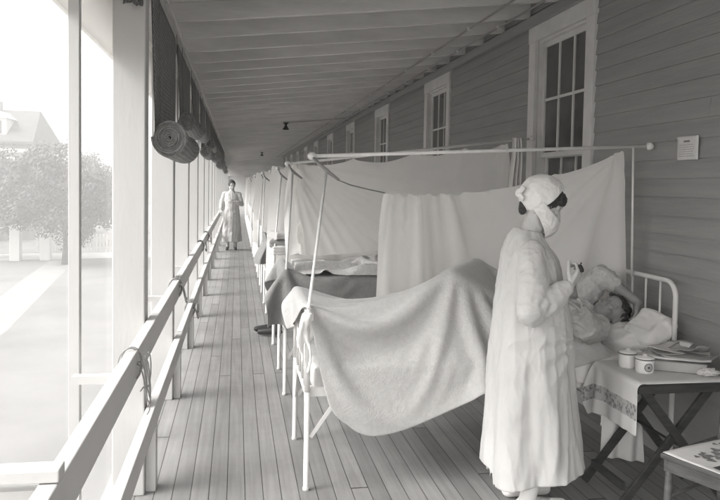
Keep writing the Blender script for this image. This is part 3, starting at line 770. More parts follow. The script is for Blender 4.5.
def lumps(x0,x1,y0,y1,zb,zt,seed,sp=.025):
    """capsules that make a rumpled bed with things under the cover"""
    return None
# bed two: dark blanket over foot end, pale rumpled blanket on top
y2 = BY0+BP
P = draped(.16, 1.46, y2-.40, y2+BW+.25, 1.06, y2-.03, y2+BW+.03, .022); P[...,2] += .004*rs.randn(*P.shape[:2])
caps2 = [((BX0,y2+.02,.94),(BX0,y2+BW-.02,.94),.02,.02), ((BX0,y2,0),(BX0,y2,.9),.02,.02), ((.7,y2+.2,.76),(2.2,y2+.3,.78),.1,.14), ((.8,y2+.5,.76),(2.2,y2+.45,.78),.1,.14), ((.62,y2+.2,.84),(.62,y2+.5,.84),.05,.05),((.95,y2+.12,.86),(1.9,y2+.2,.86),.07,.09),((.95,y2+.6,.86),(1.9,y2+.5,.86),.07,.09)]
box2 = [((1.415,y2+.375,.58),(1.01,.34,.05),.015), ((1.25,y2+.375,.74),(.72,.31,.10),.04)]
B2 = sim(P, .022, caps=caps2, boxes=box2, steps=800, dt=1/600., bend=.3, fric=.93, damp=.985)
tag(cloth_obj('blanket', B2, M_dark_blanket, thick=.008), 'dark wool blanket draped over the foot of the second bed', 'blanket')
P = draped(.42, 1.95, y2-.04, y2+BW+.1, 1.14, y2-.03, y2+BW+.03, .024)
for i in range(P.shape[0]):
    for j in range(P.shape[1]): P[i,j,2] += .11*noise.noise(Vector((j*.14,i*.14,3)))
    P[i,:,0] = .56+(P[i,:,0]-.42)*(.84+.04*sin(i*.3)) - .12*i/P.shape[0]
caps2b = [(a,b,r0+.018,r1+.018) for a,b,r0,r1 in caps2]
B3 = sim(P, .024, caps=caps2b, boxes=[((1.415,y2+.375,.58),(1.01,.34,.05),.035), ((1.25,y2+.375,.74),(.72,.31,.10),.06)], steps=600, bend=.2, fric=.9, damp=.985)
B3[...,2] += .012
tag(cloth_obj('blanket', B3, M_mid_blanket, thick=.007), 'pale crumpled blanket thrown on top of the dark one on the second bed', 'blanket')
# white cover used on the beds from the second on
P = draped(-.02, 2.0, -.2, BW+.2, .95, -.02, BW+.02, .028)
for i in range(P.shape[0]):
    for j in range(P.shape[1]): P[i,j,2] += .06*noise.noise(Vector((j*.1,i*.12,9)))
capsC = [((.5,.25,.72),(1.3,.25,.74),.07,.1), ((.5,.5,.72),(1.3,.5,.76),.07,.1), ((1.3,.37,.76),(1.9,.37,.8),.14,.15), ((0.02,.02,.88),(0.02,BW-.02,.88),.02,.02)]
C1 = sim(P, .028, caps=capsC, boxes=[((1.04,BW/2,.58),(1.01,.35,.05),.015)], steps=500, bend=.2, fric=.5, damp=.985)
cover0 = cloth_obj('bed_cover', C1, M_sheet, thick=.006)
for k in range(1,NB):
    o = cover0 if k == 1 else cover0.copy()
    if k > 1: COL.objects.link(o)
    o.location = (BX0, BY0+BP*k, 0 if k > 1 else .0)
    if k == 1: o.location.x += .12
    tag(o, 'white cotton cover on the %s bed of the row' % ordw[k], 'bed cover', 'white covers on the beds')
# blanket pile on bed three and dark garments farther on
def folded(name, x,y,z,lx,ly,h,m,label,rz=0,seed=1):
    bm = BM(); box(bm, -lx/2,lx/2,-ly/2,ly/2,0,h); 
    me = vox(bm, .012, 5); displace(me, lambda co,no: .012*fbm(co+seed, 6, 2)+.004*np.sin(co[:,2]*190))
    o = link(name, me, m); o.location = (x,y,z); o.rotation_euler = (0,0,rz)
    return tag(o, label, 'blanket', 'folded blankets piled on the third bed')
y3 = BY0+BP*2
folded('folded_blanket', .56,y3+.2,.90,.46,.46,.075,M_mid_blanket, 'pale folded blanket, lowest of the pile on the third bed', .1, 1)
folded('folded_blanket', .55,y3+.22,.968,.42,.42,.07,M_dark_blanket, 'dark folded blanket in the middle of the pile on the third bed', -.1, 2)
folded('folded_blanket', .52,y3+.2,1.045,.34,.36,.07,M_blanket, 'grey folded blanket on top of the pile on the third bed', .2, 3)
def garment(x,y,z0,z1,m,label,wd=.16):
    G_ = np.zeros((30,26,3))
    for i in range(30):
        for j in range(26):
            u = j/25; s_ = i/29; a = u*2*pi
            G_[i,j] = (x+wd*.4*(.25+1.0*s_**.7)*cos(a)*(1+.25*sin(5*a+s_))+.03*sin(s_*5), y+wd*(.3+.8*s_**.6)*sin(a)*(1+.2*sin(4*a+s_*3)), z1+(z0-z1)*s_)
    return tag(cloth_obj('hanging_coat', G_, m), label, 'coat')
garment(.33, BY0+BP*3+.1, .62, 1.0, M_dark_blanket, 'dark coat hung over the foot of the fourth bed', .17)
folded('folded_blanket', .6,BY0+BP*3+.3,.93,.4,.45,.14,M_dark_blanket, 'dark folded blanket lying on the fourth bed', 0, 6)
# boots on the floor
def boot(x,y,rz,label):
    bm = BM(); chain(bm, [(-.09,0,.04),(-.03,0,.045),(.05,0,.035),(.11,0,.03)], [.036,.038,.036,.03]); chain(bm, [(-.08,0,.05),(-.085,0,.12),(-.09,0,.17)], [.038,.038,.042])
    me = vox(bm, .007, 4); o = link('boot', me, M_leather); o.location = (x,y,0.012); o.rotation_euler = (0,0,rz); return tag(o, label, 'boot', 'dark boots under the beds')
boot(.36,7.44,2.9,'dark boot on the floor beneath the third bed, the nearer of the pair'); boot(.33,7.62,3.1,'dark boot on the floor beneath the third bed, the farther of the pair')

# ------------------------------------------------------------------ pillow and sheet, front bed
def pillow(c, r, rot, label, seed, m=M_sheet):
    bm = BM(); bmesh.ops.create_uvsphere(bm, u_segments=72, v_segments=48, radius=1)
    for v in bm.verts:
        x,y,z = v.co; 
        p = .45
        sx_ = math.copysign(abs(x)**p, x); sy_ = math.copysign(abs(y)**p, y)
        v.co = (sx_*r[0]*(1-.06*abs(z)), sy_*r[1]*(1-.06*abs(z)), z*r[2]*(1-.25*(abs(sx_)**4+abs(sy_)**4)/2))
    me = bpy.data.meshes.new('pillow'); bm.to_mesh(me); bm.free()
    def f_(co,no):
        a = np.arctan2(co[:,1]/r[1], co[:,0]/r[0]); rr = np.sqrt((co[:,0]/r[0])**2+(co[:,1]/r[1])**2)
        return .010*fbm(co*np.array([1,.5,1])+seed, 7, 3)+.006*fbm(co*np.array([.6,1.6,1])+seed*2, 16, 2)
    displace(me, f_); displace(me, lambda co,no: .010*crease(co, 9, seed, (1,.6,1)))
    o = link('pillow', me, m); o.location = c; o.rotation_euler = rot
    s_ = o.modifiers.new('sub','SUBSURF'); s_.levels = 1; s_.render_levels = 1
    return tag(o, label, 'pillow', 'white pillows on the front bed')
pillow((2.30,3.95,.73), (.16,.30,.085), (0,-.12,.05), 'white pillow under the patient\'s head', 1)
pillow((2.36,3.74,.79), (.15,.12,.065), (.3,-.5,.3), 'crumpled white pillow leaning by the headboard, nearest the camera', 5)
rs = np.random.RandomState(8)
P = draped(1.45, 2.44, 3.50, 4.55, .84, 3.63, 4.40, .02)
for i in range(P.shape[0]):
    for j in range(P.shape[1]): P[i,j,2] += .05*noise.noise(Vector((j*.12,i*.12,1)))
    P[i,:,0] = 1.5+(P[i,:,0]-1.45)*.94
Sh = sim(P, .02, caps=[(pelvis,(2.0,4.0,.70),.06,.06),((2.3,3.8,.66),(2.3,4.2,.66),.04,.04)], boxes=[((1.415,4.015,.58),(1.01,.34,.05),.015)], steps=420, bend=.2, fric=.6, damp=.98)
tag(cloth_obj('bed_sheet', Sh, M_sheet, thick=.004), 'rumpled white sheet over the mattress at the head of the front bed', 'sheet')

# ------------------------------------------------------------------ people
def head(bm, M, scale=1.0, ears=True):
    S_ = M @ Matrix.Scale(scale, 4)
    E = lambda c,r: ellip(bm, c, r, S_)
    C_ = lambda a,b,r0,r1: capsule(bm, S_ @ Vector(a), S_ @ Vector(b), r0*scale, r1*scale)
    E((-.012,0,.032),(.094,.076,.088)); E((.022,0,-.03),(.066,.06,.085)); E((.035,0,.045),(.056,.06,.05))
    C_((.025,0,-.09),(.058,0,-.098),.036,.024); C_((.0,.05,-.055),(.045,.02,-.095),.018,.02); C_((.0,-.05,-.055),(.045,-.02,-.095),.018,.02)
    C_((.084,0,.018),(.104,0,-.022),.008,.0115); C_((.09,.012,-.028),(.09,-.012,-.028),.008,.008)
    C_((.078,.014,.026),(.07,.046,.024),.008,.007); C_((.078,-.014,.026),(.07,-.046,.024),.008,.007)
    E((.072,.031,.004),(.013,.015,.010)); E((.072,-.031,.004),(.013,.015,.010))
    E((.06,.042,-.028),(.02,.018,.018)); E((.06,-.042,-.028),(.02,.018,.018))
    C_((.084,.014,-.054),(.084,-.014,-.054),.0065,.0065); C_((.083,.011,-.063),(.083,-.011,-.063),.007,.007)
    for s_ in ((1,-1) if ears else ()): E((-.008,s_*.072,-.008),(.017,.008,.028))
def hand(bm, wrist, M, curl, thumb=1, spread=.22, fs=1.0):
    """M: hand frame (x along fingers, y across to the thumb side, z out of the back)"""
    T = Matrix.Translation(Vector(wrist)) @ M.to_4x4()
    def tp(a): return T @ Vector(a)
    for yy in (-.026,-.009,.009,.026): capsule(bm, tp((0.008,yy*.6,0)), tp((.075,yy,0)), .0135, .0115, 12)
    lens = (.058,.072,.078,.070)
    for k,(yy,l) in enumerate(zip((-.029,-.0095,.0095,.028), lens)):
        a = 0; p = Vector((.078,yy,0)); sp_ = (yy/.028)*spread*.35; r = .0092 if k else .008
        for q,fr in enumerate((.45,.31,.24)):
            a += curl[q] if not isinstance(curl[0],(list,tuple)) else curl[k][q]
            d = Vector((cos(a)*cos(sp_), sin(sp_), -sin(a))); p2 = p+d*l*fr*fs
            capsule(bm, tp(p), tp(p2), r*(1-.08*q), r*(.92-.08*q), 10); p = p2
    p = Vector((.018,.024*thumb,-.006))
    for d,l,r in ((Vector((.62,.62*thumb,-.45)),.036,.0125),(Vector((.86,.25*thumb,-.5)),.032,.0105),(Vector((.9,-.1*thumb,-.5)),.026,.0092)):
        d.normalize(); p2 = p+d*l; capsule(bm, tp(p), tp(p2), r, r*.9, 10); p = p2
def frame(xdir, zdir):
    x = Vector(xdir).normalized(); z = Vector(zdir); z = (z-x*z.dot(x)).normalized(); y = z.cross(x)
    return Matrix(((x.x,y.x,z.x),(x.y,y.y,z.y),(x.z,y.z,z.z)))

def gown_rings(spec, nseg, fold, cy, z_hem_fn=None):
    rings = []
    zs_ = [s_[0] for s_ in spec]
    def interp(z, c):
        return float(np.interp(z, zs_, [s_[c] for s_ in spec]))
    zz = np.linspace(zs_[0], zs_[-1], 130)
    for z in zz:
        r = []
        for k in range(nseg):
            a = 2*pi*k/nseg; fo = fold(a, z)
            rx, ry = interp(z,2)+fo, interp(z,3)+fo
            x = interp(z,1)+rx*cos(a); y = cy+interp(z,4)+ry*sin(a)
            zz_ = z+(z_hem_fn(a) if z_hem_fn else 0)*max(0,1-(z-zs_[0])/.3)-.2*(x-interp(z,1))*max(0,min(1,(z-1.2)/.15))
            r.append((x,y,zz_))
        rings.append(r)
    return rings

# --- the nurse
V0 = Vector
NX, NY = 1.46, 3.33
nurse = thing('person', 'nurse in long white gown, gauze cap and mask standing at the bedside, head bowed', 'person', (NX,NY,0))
nurse.location = (0,0,0)
HC = Vector((1.490,NY,1.512)); HM = Matrix.Translation(HC) @ Matrix.Rotation(R(30), 4, 'Y') @ Matrix.Rotation(R(-15), 4, 'Z') @ Matrix.Scale(1.09, 4)
shR, elR, wrR = Vector((1.40,NY-.15,1.285)), Vector((1.355,NY-.23,1.035)), Vector((1.545,NY-.22,1.14))
shL, elL, wrL = Vector((1.43,NY+.16,1.29)), Vector((1.53,NY+.19,1.06)), Vector((1.745,NY+.26,1.00))
bm = BM(); head(bm, HM, 1.0, False)
capsule(bm, (1.425,NY,1.33),(1.465,NY,1.45),.056,.05)
chain(bm, [(1.43,NY,1.29),(1.435,NY,1.2),(1.44,NY,1.05),(1.45,NY,.92)], [.07,.11,.10,.12])
capsule(bm, (1.43,NY-.12,1.28),(1.43,NY+.12,1.28),.04,.04)
chain(bm, [shR+V0((0,.04,-.03)),elR,wrR], [.036,.036,.024]); chain(bm, [shL+V0((0,-.04,-.03)),elL,wrL], [.036,.036,.024])
for s_ in (-1,1):
    chain(bm, [(1.45,NY+s_*.08,.88),(1.455,NY+s_*.09,.47),(1.44,NY+s_*.09,.09)], [.095,.06,.035]); capsule(bm, (1.43,NY+s_*.09,.05),(1.58,NY+s_*.1,.035),.035,.028)
hand(bm, wrR+Vector((.006,0,.004)), frame((.62,.12,.76),(.62,-.75,-.25)), ((.55,.9,.6),(.6,1.0,.7),(.7,1.1,.8),(.8,1.1,.8)), thumb=1, fs=1.05)
hand(bm, wrL, frame((.95,.1,-.2),(.1,.2,.95)), (.45,.8,.6), thumb=-1)
link('body', vox(bm, .0042, 3), M_skin, nurse)
# hair
bm = BM(); T = HM
ellip(bm, (-.012,0,.042),(.094,.081,.088), T); ellip(bm, (.046,0,.068),(.05,.06,.034), T); 
for k in range(14):
    a = -1.3+2.6*k/13; capsule(bm, T@Vector((.045+.03*cos(a),.062*sin(a),.075)), T@Vector((.054+.03*cos(a),.064*sin(a),.052-.01*abs(sin(a)))), .013,.010,10)
capsule(bm, T@Vector((-.075,0,-.02)), T@Vector((-.06,0,-.06)), .024,.02)
me = vox(bm, .005, 2); displace(me, lambda co,no: .004*fbm(co, 45, 3)); link('hair', me, M_hair, nurse)
# cap and mask: shells cut with planes (offsets measured from the head centre)
def shell(name, parts, cuts, m, thick=.004, vx=.006, wr=.004, seed=0, flat=None):
    bm = BM()
    for c,r,MM in parts: ellip(bm, c, r, MM, 48, 32)
    me = vox(bm, vx, 6)
    displace(me, lambda co,no: wr*fbm(co*np.array([1,1,1])+seed, 16, 3))
    bm = BM(); bm.from_mesh(me); bpy.data.meshes.remove(me)
    for co,no in cuts:
        geom = bm.verts[:]+bm.edges[:]+bm.faces[:]
        bmesh.ops.bisect_plane(bm, geom=geom, plane_co=co, plane_no=no, clear_outer=True)
    me = bpy.data.meshes.new(name); bm.to_mesh(me); bm.free(); o = link(name, me, m, nurse)
    s_ = o.modifiers.new('s','SOLIDIFY'); s_.thickness = thick; s_.offset = 1
    return o
V_ = Vector
shell('cap', [((-.014,0,.046),(.102,.089,.096),HM), ((-.055,0,.03),(.058,.068,.07),HM)],
      [(HC+V_((.080,0,.078)), V_((.655,0,-.755))), (HC+V_((-.1,0,-.012)), V_((-.25,0,-.97)))], M_gauze, wr=.004, seed=2)
bandn = V_((.73,0,.683))
shell('mask', [((-.012,0,.03),(.104,.089,.097),HM), ((.028,0,-.05),(.088,.078,.094),HM)],
      [(HC+V_((-.016,0,.014)), bandn), (HC+V_((-.082,0,.03)), V_((-.90,0,-.42)).normalized()), (HC+V_((.067,0,.098)), V_((-.655,0,.755)))], M_gauze, wr=.004, seed=4, thick=.003)
bm = BM(); random.seed(4)
for k in range(9):
    p = HC+V_((-.106+random.uniform(-.012,.01), random.uniform(-.03,.03), .055+random.uniform(-.03,.03)))
    ellip(bm, (0,0,0), (.009,.024,.016), Matrix.Translation(p) @ Matrix.Rotation(random.uniform(0,3),4,'X') @ Matrix.Rotation(random.uniform(-.6,.6),4,'Y'), 16, 12)
me = vox(bm, .004, 2); displace(me, lambda co,no: .005*fbm(co, 38, 2)); link('bow', me, M_gauze, nurse)
# gown
knot = np.array([1.66, NY-.12, .865])
def gfold(a, z):
    t = max(0, min(1, (1.1-z)/.9))
    tw = .25*sin(z*2.3)
    n1 = noise.noise(Vector((cos(a+tw)*2.1, sin(a+tw)*2.1, z*.55+2)))
    n2 = .35-2.2*abs(noise.noise(Vector((cos(a-tw)*3.4, sin(a-tw)*3.4, z*.8+7))))
    n3 = .3-2*abs(noise.noise(Vector((cos(a+.3*z)*7.5, sin(a+.3*z)*7.5, z*1.1+4))))
    return (.010+.04*t)*n1+(.004+.008*t)*n2+(.001+.0018*t)*n3
spec = [ # z, cx, rx, ry, dy
 (.11,1.492,.262,.235,0),(.25,1.488,.252,.228,0),(.5,1.476,.225,.215,0),(.75,1.462,.203,.205,0),(.88,1.462,.196,.20,0),(1.0,1.456,.182,.195,0),
  (1.12,1.447,.160,.185,0),(1.2,1.442,.148,.18,0),(1.26,1.437,.135,.168,0),(1.31,1.43,.118,.135,0),(1.345,1.425,.10,.105,0),(1.37,1.425,.085,.085,0),(1.385,1.428,.075,.075,0),(1.39,1.428,.070,.070,0)]
bm = BM(); loft(bm, gown_rings(spec, 180, gfold, NY, lambda a: .04*cos(a)+.055+(.09 if 2.5 < a < 3.35 else 0)*1.0-.02*sin(a)))
chain(bm, [shR+V_((0,.03,.0)), (shR+elR)/2+V_((-.004,-.01,0)), elR+V_((0,-.004,-.006))], [.062,.072,.072])
chain(bm, [elR+V_((0,-.004,-.006)), (elR+wrR)/2+V_((0,0,-.008)), wrR-(wrR-elR)*.10], [.072,.062,.040])
chain(bm, [shL+V_((0,-.03,.0)), elL, wrL-(wrL-elL)*.12], [.064,.07,.042])
me = vox(bm, .0062, 2)
def gd(co, no):
    kd = co-knot; dist = np.sqrt((kd**2).sum(1)); ang = np.arctan2(kd[:,2], kd[:,0])
    front = (co[:,1] < NY+.05)
    an = np.array([noise.noise(Vector((a*4.5, d*2.5, 5))) for a,d in zip(ang, dist)])
    g1 = .012*an*np.exp(-dist/.3)*front*np.clip(dist/.05,0,1)
    e = np.array(elR); de = np.sqrt(((co-e)**2).sum(1)); ax = np.array((wrR-elR).normalized()); t = (co-e)@ax
    slv = (co[:,1] < NY-.14)*(co[:,2] > .95)
    w1 = np.array([noise.noise(Vector((q[0]*9+q[2]*9, q[1]*6, q[2]*30-q[0]*22))) for q in co])
    w2 = np.array([noise.noise(Vector((q[0]*26+q[2]*6, q[1]*8, q[2]*9-q[0]*4))) for q in co])
    up_ = np.clip((co[:,2]-.9)/.15, 0, 1)
    g2 = slv*.010*w1*np.exp(-(de/.2)**2)+slv*.006*w2
    pl = up_*.007*w2*(1-slv)
    lowz = np.clip((co[:,2]-.45)/.5, 0, 1)
    cr = (.006+.003*lowz)*crease(co, 5.5, 3, (1,1,.3))+(.0012+.0045*lowz)*crease(co, 13, 8, (1,1,.6))
    cr = cr*(1-.35*slv)+slv*.004*crease(co, 16, 5, (1,1,1.3))
    return cr+g1+g2*.8+pl*.6+.003*fbm(co*np.array([1.2,1.2,.5]), 9, 3)
displace(me, gd)
go = link('gown', me, M_gown, nurse)
for s_ in (-1,1):
    bm = BM(); capsule(bm, (1.40,NY+s_*.09,.04),(1.60,NY+s_*.1,.032),.038,.034); capsule(bm, (1.42,NY+s_*.09,.05),(1.44,NY+s_*.09,.13),.04,.042); link('shoe', vox(bm,.007,3), M_sheet if True else M_leather, nurse)
# watch held in the raised hand
bm = BM(); c = wrR+Vector((.047,-.022,.088)); bmesh.ops.create_cone(bm, cap_ends=True, segments=28, radius1=.02, radius2=.02, depth=.009, matrix=Matrix.Translation(c) @ Matrix.Rotation(R(70),4,'Y'))
tube(bm, [c+V_((0,0,.02)), c+V_((0,0,.028))], .004, 8); tag(obj('pocket_watch', bm, M_black, smooth=False, bevel=.002), 'small dark pocket watch in the nurse\'s raised hand', 'watch')

# --- the patient
pat = thing('person', 'patient lying in the front bed with one arm raised over the head', 'person', (0,0,0))
PH = Vector((2.215,3.92,.862))
# lying on the back: head top towards +X, face up and turned to the nurse
PM = Matrix.Translation(PH) @ frame((-.40,-.50,.77),(.88,-.1,.45)).to_4x4()
sA, eA, wA = Vector((2.07,4.10,.85)), Vector((2.215,4.04,1.075)), Vector((2.36,3.86,.93))     # raised arm
sB, eB, wB = Vector((2.04,3.78,.80)), Vector((1.93,3.66,.82)), Vector((1.835,3.63,.985))       # held wrist
bm = BM(); head(bm, PM, 1.0)
capsule(bm, (2.07,4.0,.82), PH+V_((-.04,.02,-.03)), .055,.052)
chain(bm, [(2.02,4.0,.80),(1.88,4.0,.77),(1.72,4.0,.76)], [.11,.12,.12]); capsule(bm, (2.03,3.86,.80),(2.03,4.15,.80),.06,.06)
chain(bm, [hipA,kneeA,footA,(.90,3.90,.80)], [.085,.055,.035,.03]); chain(bm, [hipB,kneeB,footB,(.97,4.14,.81)], [.085,.055,.035,.03])
chain(bm, [sA,eA,wA], [.05,.04,.027]); chain(bm, [sB,eB,wB], [.05,.04,.026]); chain(bm, [(2.03,4.15,.8),(1.85,4.25,.76),(1.62,4.2,.78)], [.05,.04,.028])
hand(bm, wA, frame((-.25,-.4,-.8),(.7,-.5,.3)), (.3,.5,.4), thumb=1)
hand(bm, wB, frame((-.3,.15,.9),(-.2,-.95,.1)), (.5,.9,.7), thumb=1)
hand(bm, (1.62,4.2,.78), frame((-.95,-.1,-.1),(0,0,1)), (.2,.3,.3), thumb=1)
link('body', vox(bm,.0045,3), M_skin2, pat)
bm = BM(); ellip(bm, (-.025,0,.042),(.088,.081,.088), PM); ellip(bm, (.03,0,.08),(.05,.06,.036), PM)
for k in range(10): a = -1.3+2.6*k/9; capsule(bm, PM@V_((.02,.06*sin(a),.09)), PM@V_((.06,.07*sin(a),.065)), .018,.014,10)
me = vox(bm,.005,2); displace(me, lambda co,no: .008*fbm(co, 30, 3)); link('hair', me, M_hair, pat)
bm = BM()
chain(bm, [(2.06,4.0,.81),(1.9,4.0,.79),(1.7,4.0,.78)], [.125,.15,.15]); capsule(bm, (2.04,3.88,.81),(2.04,4.13,.81),.085,.085)
chain(bm, [sA+V_((-.02,.0,-.03)),(sA+eA)/2,eA+V_((0,0,-.005)),eA+(wA-eA)*.34], [.09,.078,.066,.054])
chain(bm, [sB,eB,eB+(wB-eB)*.6], [.09,.07,.05])
chain(bm, [(2.03,4.15,.8),(1.85,4.25,.77),(1.68,4.21,.78)], [.085,.065,.05])
me = vox(bm,.006,3)
displace(me, lambda co,no: .010*fbm(co, 9, 3)+.013*crease(co, 11, 2)+.006*crease(co, 24, 6))
link('pyjama_shirt', me, M_pyj, pat)
bm = BM(); p = wB-(wB-eB)*.22; d = (wB-eB).normalized(); capsule(bm, p-d*.02, p+d*.03, .037,.034); me = vox(bm,.005,2); displace(me, lambda co,no: .004*fbm(co,40,2)); link('cuff', me, M_gauze, pat)

# --- the far nurse
fn = thing('person', 'distant nurse in a pale gown standing at the rail far down the porch', 'person', (-.12,17.2,0))
bm = BM(); FM = Matrix.Translation((0,0,1.53)) @ Matrix.Rotation(R(-80),4,'Z') @ Matrix.Rotation(R(15),4,'Y'); head(bm, FM, 1)
chain(bm, [(0,0,1.46),(0,0,1.36),(0,.02,1.2),(0,.02,.95)], [.05,.08,.12,.13]); capsule(bm, (-.15,0,1.34),(.15,0,1.34),.055,.055)
fR = [V_((-.17,0,1.33)),V_((-.24,-.02,1.08)),V_((-.245,-.05,.95))]; fL = [V_((.17,0,1.33)),V_((.235,-.04,1.1)),V_((.06,-.2,1.16))]
chain(bm, fR, [.048,.036,.025]); chain(bm, fL, [.048,.036,.025])
for s_ in (-1,1): chain(bm, [(s_*.08,0,.9),(s_*.09,0,.47),(s_*.09,.01,.09)], [.09,.058,.036])
hand(bm, fR[2], frame((-.1,-.3,-.95),(-1,0,0)), (.3,.5,.4)); hand(bm, fL[2], frame((-.9,-.2,.2),(0,-1,0)), (.3,.5,.4))
link('body', vox(bm,.006,3), M_skin, fn)
bm = BM(); ellip(bm, (-.02,0,.045),(.1,.09,.095), FM); ellip(bm, (-.06,0,.09),(.06,.06,.05), FM); link('hair', vox(bm,.008,3), M_hair, fn)
NYs = NY; spec2 = [(.2,0,.225,.19,0),(.6,0,.2,.165,0),(.95,0,.175,.145,0),(1.05,0,.16,.14,0),(1.2,0,.18,.145,0),(1.32,0,.17,.12,0),(1.38,0,.1,.085,0),(1.41,0,.06,.06,0)]
bm = BM(); loft(bm, gown_rings(spec2, 120, gfold, 0)); chain(bm, [fR[0],fR[1]], [.06,.058]); chain(bm, [fR[1],fR[1]+(fR[2]-fR[1])*.6], [.062,.05])
chain(bm, [fL[0],fL[1],fL[1]+(fL[2]-fL[1])*.7], [.06,.058,.045])
me = vox(bm,.009,3); displace(me, lambda co,no: .008*fbm(co,8,3)); link('gown', me, M_gown, fn)
for s_ in (-1,1):
    bm = BM(); capsule(bm, (s_*.09,.05,.04),(s_*.1,-.13,.035),.04,.036); capsule(bm, (s_*.09,.03,.05),(s_*.09,.02,.2),.042,.045); link('shoe', vox(bm,.008,3), M_leather, fn)

# ------------------------------------------------------------------ bedside table
TX0,TX1,TY0,TY1,TZ = 1.935,2.42,3.14,3.57,.655
tb = thing('folding_table', 'dark wooden folding table with crossed legs beside the bed', 'table', (TX0,TY0,0)); tb.location = (0,0,0)
bm = BM(); box(bm, TX0,TX1,TY0,TY1,TZ-.012,TZ); obj('top', bm, M_wood, tb, bevel=.003)
for ya in (TY0+.004, TY1-.026): bm = BM(); box(bm, TX0+.01,TX1-.01,ya,ya+.022,TZ-.055,TZ-.0125); obj('apron', bm, M_wood, tb, bevel=.002)
for y in (TY0+.04, TY1-.04):
    for s_ in (0,1):
        xa, xb = (TX0+.03, TX1+.05) if s_ == 0 else (TX1-.03, TX0-.05)
        yy = y+(.012 if s_ else -.012); bm = BM(); beam(bm, (xb,yy,.005),(xa,yy,TZ-.02), .022, .042, (0,1,0)) if False else beam(bm, (xb,yy,.012),(xa,yy,TZ-.02), .022, .042)
        obj('leg', bm, M_wood, tb, bevel=.003)
bm = BM(); box(bm, TX0-.03,TX0-.01,TY0+.06,TY1-.06,.10,.14); obj('stretcher', bm, M_wood, tb); bm = BM(); box(bm, TX1+.0,TX1+.02,TY0+.06,TY1-.06,.10,.14); obj('stretcher', bm, M_wood, tb)
bm = BM(); tube(bm, [((TX0+TX1)/2,TY0+.02,.335),((TX0+TX1)/2,TY1-.02,.335)], .007, 8); obj('pivot_rod', bm, M_black, tb)
# cloth, turned a little on the table
sp = .0165; n_ = 46; P = np.zeros((36,n_,3))
for i in range(36):
    for j in range(n_):
        u = j*sp-.25; v = i*sp-.02
        P[i,j] = (TX0+u, TY0+v-.0+.00*u, TZ+.02)
        if u < -.005: P[i,j] = (TX0-.018, TY0+v, TZ+.02+u)
rs = np.random.RandomState(2); P += .0015*rs.randn(*P.shape)
hit = [(((TX0+TX1)/2,(TY0+TY1)/2,TZ-.01),((TX1-TX0)/2,(TY1-TY0)/2,.010),.006)]
TC = sim(P, sp, boxes=hit, steps=500, bend=.3, fric=.8, damp=.985, thick=.003)
M_tcloth = bpy.data.materials.new('embroidered_cloth'); M_tcloth.use_nodes = True; n = M_tcloth.node_tree; N = n.nodes; b = N['Principled BSDF']; b.inputs['Roughness'].default_value = .9
tc = N.new('ShaderNodeTexCoord'); sx = N.new('ShaderNodeSeparateXYZ'); n.links.new(tc.outputs['UV'], sx.inputs[0])
rp = N.new('ShaderNodeValToRGB'); cr = rp.color_ramp; cr.interpolation = 'CONSTANT'; cr.elements[0].position = 0; cr.elements[0].color = (0,0,0,1); cr.elements[1].position = .10; cr.elements[1].color = (1,1,1,1)
e = cr.elements.new(.20); e.color = (0,0,0,1)
n.links.new(sx.outputs['X'], rp.inputs[0])
wv = N.new('ShaderNodeTexVoronoi'); wv.inputs['Scale'].default_value = 34; n.links.new(tc.outputs['UV'], wv.inputs['Vector'])
rp2 = N.new('ShaderNodeValToRGB'); rp2.color_ramp.elements[0].position = .2; rp2.color_ramp.elements[0].color = g(.16); rp2.color_ramp.elements[1].position = .6; rp2.color_ramp.elements[1].color = g(.42); n.links.new(wv.outputs['Distance'], rp2.inputs[0])
mc = N.new('ShaderNodeMixRGB'); mc.inputs[1].default_value = g(.6); n.links.new(rp.outputs[0], mc.inputs[0]); n.links.new(rp2.outputs[0], mc.inputs[2]); n.links.new(mc.outputs[0], b.inputs['Base Color'])
tag(cloth_obj('tablecloth', TC, M_tcloth, thick=.002), 'white cloth with a patterned border hanging off the bedside table', 'tablecloth')
Pw = np.zeros((36,22,3))
for i in range(36):
    for j in range(22):
        u = j/21; s_ = i/35; Pw[i,j] = (2.03+.21*u+.05*s_*(u-.3), TY1+.03+.018*sin(u*14+s_*2), TZ-.02-.52*s_-.05*u*s_)
tag(cloth_obj('towel', Pw, M_sheet2), 'white towel hanging behind the crossed legs of the table', 'towel')
ZT = TZ+.010
